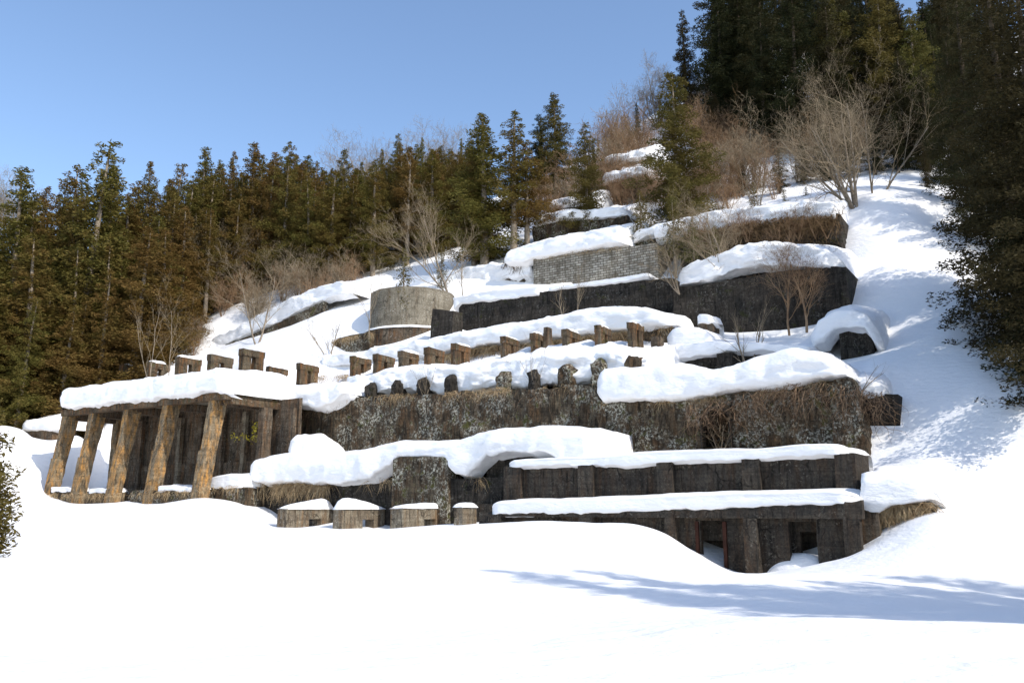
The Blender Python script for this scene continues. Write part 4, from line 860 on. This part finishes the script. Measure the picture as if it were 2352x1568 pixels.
for i, (u, vt, Y) in enumerate(((1640, 215, 112), (1690, 190, 113), (1735, 200, 110), (1790, 185, 108), (1838, 170, 103), (1885, 150, 102), (1935, 165, 99), (1985, 150, 100), (2035, 140, 98), (2085, 130, 97), (2125, 190, 92), (2150, 260, 93), (1885, 275, 91), (1940, 285, 90), (2000, 270, 90), (2052, 262, 90))):
    tree_px('dark', u, vt, Y, 'dark cedar, '+['first', 'second', 'third', 'fourth', 'fifth', 'sixth', 'seventh', 'eighth', 'ninth', 'tenth', 'eleventh', 'twelfth', 'thirteenth'][i]+' from the left in the lower rank of the hilltop wood' if i < 12 else ['dark cedar shading the ground close behind the largest bare tree, '+w for w in ('leftmost', 'second', 'third', 'rightmost')][i-12], 1.35, group='lower rank of the hilltop wood')
# near right trees
GR = [(2120, 330, 82, 1.0, 'dark cedar whose skirt meets the top of the right slope'), (2185, -40, 74, 1.2, 'towering dark cedar left in the right hand clump'), (2250, -60, 66, 1.2, 'towering dark cedar middle of the right hand clump'), (2318, -100, 44, 1.25, 'nearest dark cedar at the right edge, sweeping over the slope'), (2290, -80, 55, 1.1, 'dark cedar behind the nearest right edge one'),
      (2262, -60, 50, 1.35, 'dark cedar whose lower boughs sweep farthest out over the right slope'), (2110, 150, 90, 1.3, 'dark cedar filling the gap right of the slim bare tree'), (2165, 90, 84, 1.3, 'dark cedar at the rim of the wood above the right slope'), (2075, 230, 97, 1.2, 'lower dark cedar behind the slim bare tree'),
      (2420, -200, 44, 1.1, 'dark cedar just beyond the right edge'), (2500, -250, 50, 1.2, 'tall dark cedar outside the right edge'), (2205, 120, 90, 1.2, 'dark cedar deep behind the right clump'), (2140, 60, 100, 1.1, 'dark cedar rising behind the top of the slope')]
for u, vt, Y, w, l in GR: tree_px('near', u, vt, Y, l, w)
# trees right of the camera that shade the foreground
for i, (x, y, h) in enumerate([(17+2.5*k, 5.5+1.6*(k % 3)+.12*k, 23+(k*7) % 5) for k in range(2, 14)]+[(21+2.8*k, 9.5+1.4*(k % 2)+.2*k, 22+(k*3) % 4) for k in range(9)]+[(25+3.2*k, 1.5+1.2*(k % 2), 23+(k*3) % 4) for k in range(7)]+[(40, 20, 22), (43, 28, 22), (41, 34, 20), (46, 38, 22)]):
    cedar('near', (x, y, -2), h, 'cedar beside the road out of view that shades the snow', 1.15, group='roadside cedars right of the viewer')
# young cedars near the block wall
for i, (u, vt, T, h, l) in enumerate(((1545, 455, 72.5, 0, 'young pale green cedar above the right end of the block wall'), (1590, 500, 71, 0, 'young cedar with a leaning tip next to the snow shelf'), (1470, 440, 76, 0, 'brown tinged young cedar behind the block wall'), (1640, 520, 69.5, 0, 'dark young cedar at the left end of the brush terrace'), (1730, 420, 84, 0, 'young cedar on the snow shelf left of the large bare tree'), (1800, 440, 86, 0, 'dark bush cedar behind the smooth snow shelf'), (1850, 430, 88, 0, 'dark cedar bush under the large bare tree'))):
    s, z = ST(u, vt, T); x, y, z = W(s, T, z); zb = ST(u, [590, 600, 560, 600, 480, 478, 475][i], T)[1]-.5; cedar('young', (x, y, zb), z-zb, l, 1.25, 'young_cedar')
for i, (u, vt, Y, l) in enumerate(((930, 573, 84, 'tiny snow topped conifer on the snow bank above the tank'), (1015, 560, 90, 'small conifer between the leaning bare tree and the trunks'))):
    tree_px('young', u, vt, Y, l, .8, name='young_cedar')
# foreground sprig at left edge
cedar('sprig', (PY(-62, 1200, 34)[0], 34, PY(0, 1300, 34)[2]), 6.5, 'needle leaved young cedar reaching in at the left edge', 1.2, 'young_cedar')

# ------------------------------------------------------------------ bare trees
def bare(seed, H, spread=.55, lean=(0, 0), stems=1, lv=4, nch=7, r0=.14, up=.25, tw=1.0, clear=.15):
    rg = np.random.default_rng(seed); seg = [[], []]
    def grow(p, d, L, r, lev):
        k = 6 if lev < 2 else 4; pts = [p]; dd = d.copy()
        for i in range(k):
            dd = dd+rg.normal(size=3)*(.07+.045*lev)+np.array([0, 0, up*.12]); dd /= np.linalg.norm(dd); pts.append(pts[-1]+dd*L/k)
        for i in range(k):
            seg[0 if lev == 0 else 1].append((pts[i], pts[i+1], r*(1-.75*i/k), r*(1-.75*(i+1)/k)))
        if lev >= lv: return
        n = int(nch*(1.35, .8, .62, .5)[lev]*(.8+.4*rg.random()))
        for c in range(n):
            f = clear+(1-clear)*(c+rg.random())/n if lev == 0 else .15+.85*rg.random(); x = f*k; i = min(int(x), k-1); q = pts[i]+(pts[i+1]-pts[i])*(x-i)
            dl = pts[i+1]-pts[i]; dl = dl/np.linalg.norm(dl); o = rg.normal(size=3); o -= dl*o.dot(dl); o /= np.linalg.norm(o)
            nd_ = dl*(1-spread*.7)+o*spread*(.7+.6*rg.random())+np.array([0, 0, .12]); nd_ /= np.linalg.norm(nd_)
            grow(q, nd_, L*(.62-.22*f if lev == 0 else .55)*(.7+.5*rg.random()), max(r*(1-.7*f)*.55, .0045*tw), lev+1)
    for s in range(stems):
        a = 6.283*s/stems+rg.random(); w = .0 if stems == 1 else .38
        d = np.array([lean[0]+w*math.cos(a), lean[1]+w*math.sin(a), 1.]); d /= np.linalg.norm(d)
        grow(np.array([0, 0, -.6]), d, (H+.6)*(1 if s == 0 else rg.uniform(.7, .95)), r0*(1 if s == 0 else .8), 0)
    out = []
    for sg in seg:
        P0 = np.array([a[0] for a in sg]); P1 = np.array([a[1] for a in sg]); r_0 = np.array([a[2] for a in sg])[:, None]; r_1 = np.array([a[3] for a in sg])[:, None]
        d = P1-P0; d /= np.linalg.norm(d, axis=1)[:, None]+1e-9; ax = np.where(np.abs(d[:, 2:3]) > .9, [[1., 0, 0]], [[0, 0, 1.]]); b = np.cross(d, ax); b /= np.linalg.norm(b, axis=1)[:, None]; c = np.cross(d, b)
        m = 3 if sg is seg[1] else 6; VV = []
        for q, rr in ((P0, r_0), (P1, r_1)):
            for i in range(m): t = 6.2832*i/m; VV.append(q+(b*math.cos(t)+c*math.sin(t))*rr)
        V = np.stack(VV, 1).reshape(-1, 3); n = len(sg); base = (np.arange(n)*2*m)[:, None, None]
        f = np.array([[i, (i+1) % m, m+(i+1) % m, m+i] for i in range(m)])[None]; out.append((V, (base+f).reshape(-1, 4)))
    return out
def bare_tree(loc, label, mat='twig', name='bare_tree', group=None, protos=None, **k):
    r = thing(name, loc, label, 'shrub' if 'shrub' in name else 'tree', group)
    a, b = bare(**k); mesh('trunk', a[0], a[1], M['bark' if mat == 'twig' else 'twig_red'], r); mesh('branches', b[0], b[1], M[mat], r); return r
def pxbase(u, v, T): return PT(u, v, T)
def pyb(u, v, Y):
    x, y, z = PY(u, v, Y); return (x, y, tz(x, y))
px = lambda n, Y: n*Y/F
BT = [  # loc, height px, Y, kwargs, label, material
 (pxbase(1968, 482, 80), 290, 76, dict(seed=1, spread=.72, lean=(-.42, 0), stems=6, lv=4, nch=8, r0=.19, tw=1.3), 'largest bare tree, wide fan of pale limbs at the head of the snow slope', 'twig'),
 (pxbase(2008, 478, 83), 280, 78, dict(seed=2, spread=.5, lean=(.12, 0), stems=2, lv=4, nch=6, r0=.13, tw=1.5), 'slimmer bare tree right beside the largest bare tree', 'twig'),
 (pxbase(1030, 668, 70), 215, 80, dict(seed=3, spread=.38, lean=(-.5, 0), stems=2, lv=4, nch=8, r0=.14, tw=1.5), 'reddish bare tree leaning left above the round tank', 'twig'),
 (pyb(590, 790, 92), 190, 92, dict(seed=4, spread=.5, lean=(0, 0), stems=2, lv=4, nch=7, r0=.12, tw=1.5), 'bare tree rising behind the tallest portal post', 'twig'),
 (pyb(490, 690, 112), 190, 112, dict(seed=5, spread=.6, stems=5, lv=4, nch=8, r0=.16, tw=1.6), 'round bare tree at the forest edge over the left snow slope', 'twig'),
 (pyb(430, 690, 112), 120, 112, dict(seed=6, spread=.6, lean=(-.2, 0), stems=3, lv=3, nch=8, r0=.12, tw=1.8), 'low leaning bare tree left of the round bare tree', 'twig'),
 (pyb(578, 660, 116), 110, 116, dict(seed=7, spread=.6, stems=3, lv=4, nch=7, r0=.12, tw=1.8), 'bare tree crown showing high against the dark cedars', 'twig'),
 (pyb(650, 700, 105), 110, 105, dict(seed=8, spread=.6, stems=3, lv=3, nch=8, r0=.1, tw=1.8), 'bare brushy tree right of the round bare tree', 'twig'),
 (PT(345, 868, 47.5), 175, 80, dict(seed=9, spread=.4, lean=(-.35, 0), stems=2, lv=2, nch=6, r0=.05, tw=1.2), 'thin sapling leaning left over the shed snow', 'twig'),
 (PT(388, 866, 47.5), 150, 80, dict(seed=10, spread=.4, lean=(.05, 0), stems=1, lv=3, nch=7, r0=.05, tw=1.2), 'straight thin sapling on the shed snow', 'twig'),
 (pyb(757, 785, 84), 95, 84, dict(seed=11, spread=.5, lean=(-.3, 0), stems=2, lv=3, nch=6, r0=.08, tw=1.4), 'small bare tree left of the tank foot', 'twig'),
 (PT(848, 765, 61.5), 150, 76, dict(seed=12, spread=.45, lean=(-.1, 0), stems=1, lv=3, nch=8, r0=.07, tw=1.4), 'slender bare tree against the left rim of the tank', 'twig'),
 (PT(1066, 680, 69), 130, 78, dict(seed=13, spread=.4, lean=(.02, 0), stems=1, lv=3, nch=8, r0=.07, tw=1.4), 'upright bare sapling right of the tank', 'twig'),
 (PT(1295, 728, 65.5), 75, 76, dict(seed=14, spread=.4, lean=(-.1, 0), stems=1, lv=2, nch=7, r0=.05, tw=1.2), 'left of two little saplings before the long dark wall', 'twig'),
 (PT(1325, 724, 65.5), 95, 75, dict(seed=15, spread=.35, lean=(-.02, 0), stems=1, lv=2, nch=8, r0=.05, tw=1.2), 'right of two little saplings before the long dark wall', 'twig'),
 (PT(1812, 752, 62.5), 150, 64, dict(seed=16, spread=.5, lean=(-.1, 0), stems=1, lv=4, nch=9, r0=.09, tw=1.1), 'left russet bare tree before the tallest black wall', 'twig_red'),
 (PT(1852, 745, 62.5), 150, 63, dict(seed=17, spread=.55, lean=(0, 0), stems=1, lv=4, nch=10, r0=.1, tw=1.1), 'right russet bare tree before the tallest black wall', 'twig_red'),
 (PT(1720, 840, 56.5), 120, 60, dict(seed=18, spread=.25, lean=(.05, 0), stems=2, lv=2, nch=6, r0=.1, tw=1.6), 'gnarled dead stem wound with vines above the snow pillow', 'twig'),
 (PT(1680, 640, 66), 170, 70, dict(seed=19, spread=.6, lean=(-.7, 0), stems=3, lv=4, nch=8, r0=.12, tw=1.2), 'tangled bare tree leaning left over the snow band', 'twig'),
 (PT(1882, 612, 67), 55, 68, dict(seed=20, spread=.9, lean=(.0, 0), stems=3, lv=3, nch=8, r0=.12, tw=1.4, up=-.3), 'dark flat twisted little tree on the snow band', 'brush'),
 (PT(1560, 660, 64), 110, 70, dict(seed=21, spread=.6, lean=(-.6, 0), stems=3, lv=3, nch=8, r0=.07, tw=1.2), 'pale bush drooping over the wall corner', 'twig'),
 (PT(1745, 480, 82), 80, 86, dict(seed=22, spread=.5, lean=(-.2, 0), stems=2, lv=3, nch=7, r0=.08, tw=1.4), 'small bare sapling on the smooth snow shelf', 'twig'),
 (pyb(1510, 235, 128), 130, 128, dict(seed=23, spread=.6, lean=(-.25, 0), stems=4, lv=4, nch=8, r0=.16, tw=2.2), 'bare tree against the sky on the steep ridge', 'twig'),
 (PT(1228, 884, 50.9), 95, 60, dict(seed=24, spread=.35, stems=3, lv=2, nch=6, r0=.03, tw=1), 'thin twiggy sapling on the arch wall between stumps', 'twig'),
 (PT(975, 900, 50.4), 75, 62, dict(seed=25, spread=.4, stems=3, lv=2, nch=6, r0=.025, tw=1), 'thin twigs beside the mossy stump', 'twig'),
 (PT(715, 925, 50.4), 60, 70, dict(seed=26, spread=.5, stems=3, lv=2, nch=5, r0=.02, tw=1), 'faint twigs on the left end of the arch wall', 'twig'),
 (PT(1975, 880, 50.2), 60, 47, dict(seed=27, spread=.3, lean=(.5, 0), stems=2, lv=1, nch=4, r0=.04, tw=1), 'two leaning sticks at the right end of the arch wall', 'twig'),
 (PT(1440, 1070, 48.6), 60, 53, dict(seed=28, spread=.4, stems=2, lv=2, nch=6, r0=.02, tw=1), 'small twig bush before the lichen wall', 'twig'),
 (PT(1368, 1050, 48.8), 110, 54, dict(seed=29, spread=.25, lean=(.2, 0), stems=3, lv=1, nch=4, r0=.02, tw=1), 'bare canes at the right end of the biggest drift', 'twig'),
 (PT(1650, 1030, 49.2), 75, 49, dict(seed=30, spread=.6, lean=(.2, 0), stems=3, lv=2, nch=5, r0=.03, tw=1), 'pale twig bush before the arched opening', 'twig'),
]
for loc, hp_, Y, k, l, m in BT: bare_tree(loc, l, m, H=px(hp_, Y), **k)
# ridge bare trees, shrub thickets (copies)
def copyset(proto_root, loc, sc, label, group):
    r = proto_root.copy(); COL.objects.link(r); r.location = loc; r.scale = (sc, sc, sc*RNG.uniform(.85, 1.15)); r.rotation_euler = (0, 0, RNG.uniform(0, 6.28)); r['label'] = label; r['group'] = group
    for c in proto_root.children: q = c.copy(); COL.objects.link(q); q.parent = r
    return r
GS = 'leafless shrubs on the brush slope'; SL = 'leafless brown shrub in the thicket on the upper slope'
shr = [bare_tree(pyb(u, v, Y), ['reddish leafless shrub right below the ridge', 'reddish leafless shrub beside the lone tall cedar', 'darkest leafless shrub in the thicket under the wood', 'pale leafless shrub left of the lone tall cedar'][i], m, 'bare_shrub', GS, seed=80+i, H=4.8, spread=.6, stems=5, lv=3, nch=6, r0=.07, tw=3.4) for i, (u, v, Y, m) in enumerate(((1420, 440, 100, 'twig_red'), (1650, 400, 105, 'twig_red'), (1720, 330, 112, 'brush'), (1500, 430, 98, 'twig')))]
bpy.context.view_layer.update()
areas = [((1385, 1480), (250, 0), (98, 128), 22), ((1600, 1790), (0, 0), (92, 128), 50), ((1560, 1900), (0, 0), (86, 96), 9), ((1250, 1480), (0, 0), (97, 112), 26), ((1480, 1700), (0, 0), (110, 134), 16), ((1800, 2060), (0, 0), (94, 106), 12), ((1480, 1640), (0, 0), (88, 100), 14)]
al = ['leafless brown shrub on the ridge brush left of the lone tall cedar', 'leafless brown shrub in the thicket right of the lone tall cedar', 'leafless shrub low on the slope behind the smooth snow shelf', 'leafless shrub among the snow shelves below the ridge', 'leafless shrub high on the ridge behind the lone tall cedar', 'leafless shrub under the edge of the hilltop wood by the largest bare tree', 'leafless shrub at the foot of the lone tall cedar']
for q_, ((u0, u1), _, (Y0, Y1), n) in enumerate(areas):
    for i in range(n):
        u = RNG.uniform(u0, u1); Y = RNG.uniform(Y0, Y1); copyset(shr[RNG.integers(4)], pyb(u, 400, Y), RNG.uniform(.6, 1.3), al[q_], GS)
GE = 'leafless shrubs along the forest edge'; 
for i in range(26):
    u = RNG.uniform(400, 820); Y = forest_edge(u)-RNG.uniform(1, 9); copyset(shr[3 if i % 2 else 0], pyb(u, 700, Y), RNG.uniform(.5, 1.0), 'leafless shrub along the foot of the left forest', GE)
for i, (u, T, v) in enumerate([(RNG.uniform(1560, 1920), 73.2, 0) for i in range(16)]):
    v = np.interp(u, [1560, 1700, 1920], [560, 540, 530]); copyset(shr[i % 3], PT(u, v+10, T), RNG.uniform(.35, .6), 'low brown shrub growing on the brush covered terrace wall', 'shrubs on the brush covered terrace wall')
GRt = 'pale bare trees on the far ridge'
rt = bare_tree(pyb(830, 500, 150), 'pale leafless tree crown on the far ridge behind the cedars', 'twig', 'bare_tree', GRt, seed=120, H=14, spread=.6, stems=4, lv=4, nch=8, r0=.2, tw=3)
ORD = ['second', 'third', 'fourth', 'fifth', 'sixth', 'seventh', 'eighth', 'ninth', 'tenth', 'eleventh', 'twelfth']
rt['label'] = 'first pale leafless crown, low behind the cedars of the far ridge'
for o_, (u, vt) in enumerate(sorted(((835, 350), (860, 345), (890, 352), (985, 325), (1010, 320), (1035, 330), (1050, 338), (960, 340), (0, 395), (15, 400), (60, 428)))):
    Y = 160; x, y, z = PY(u, vt, Y); copyset(rt, (x, y, z-13.5), .8, 'pale leafless crown on the far ridge skyline, '+ORD[o_]+' counting from the left', GRt)
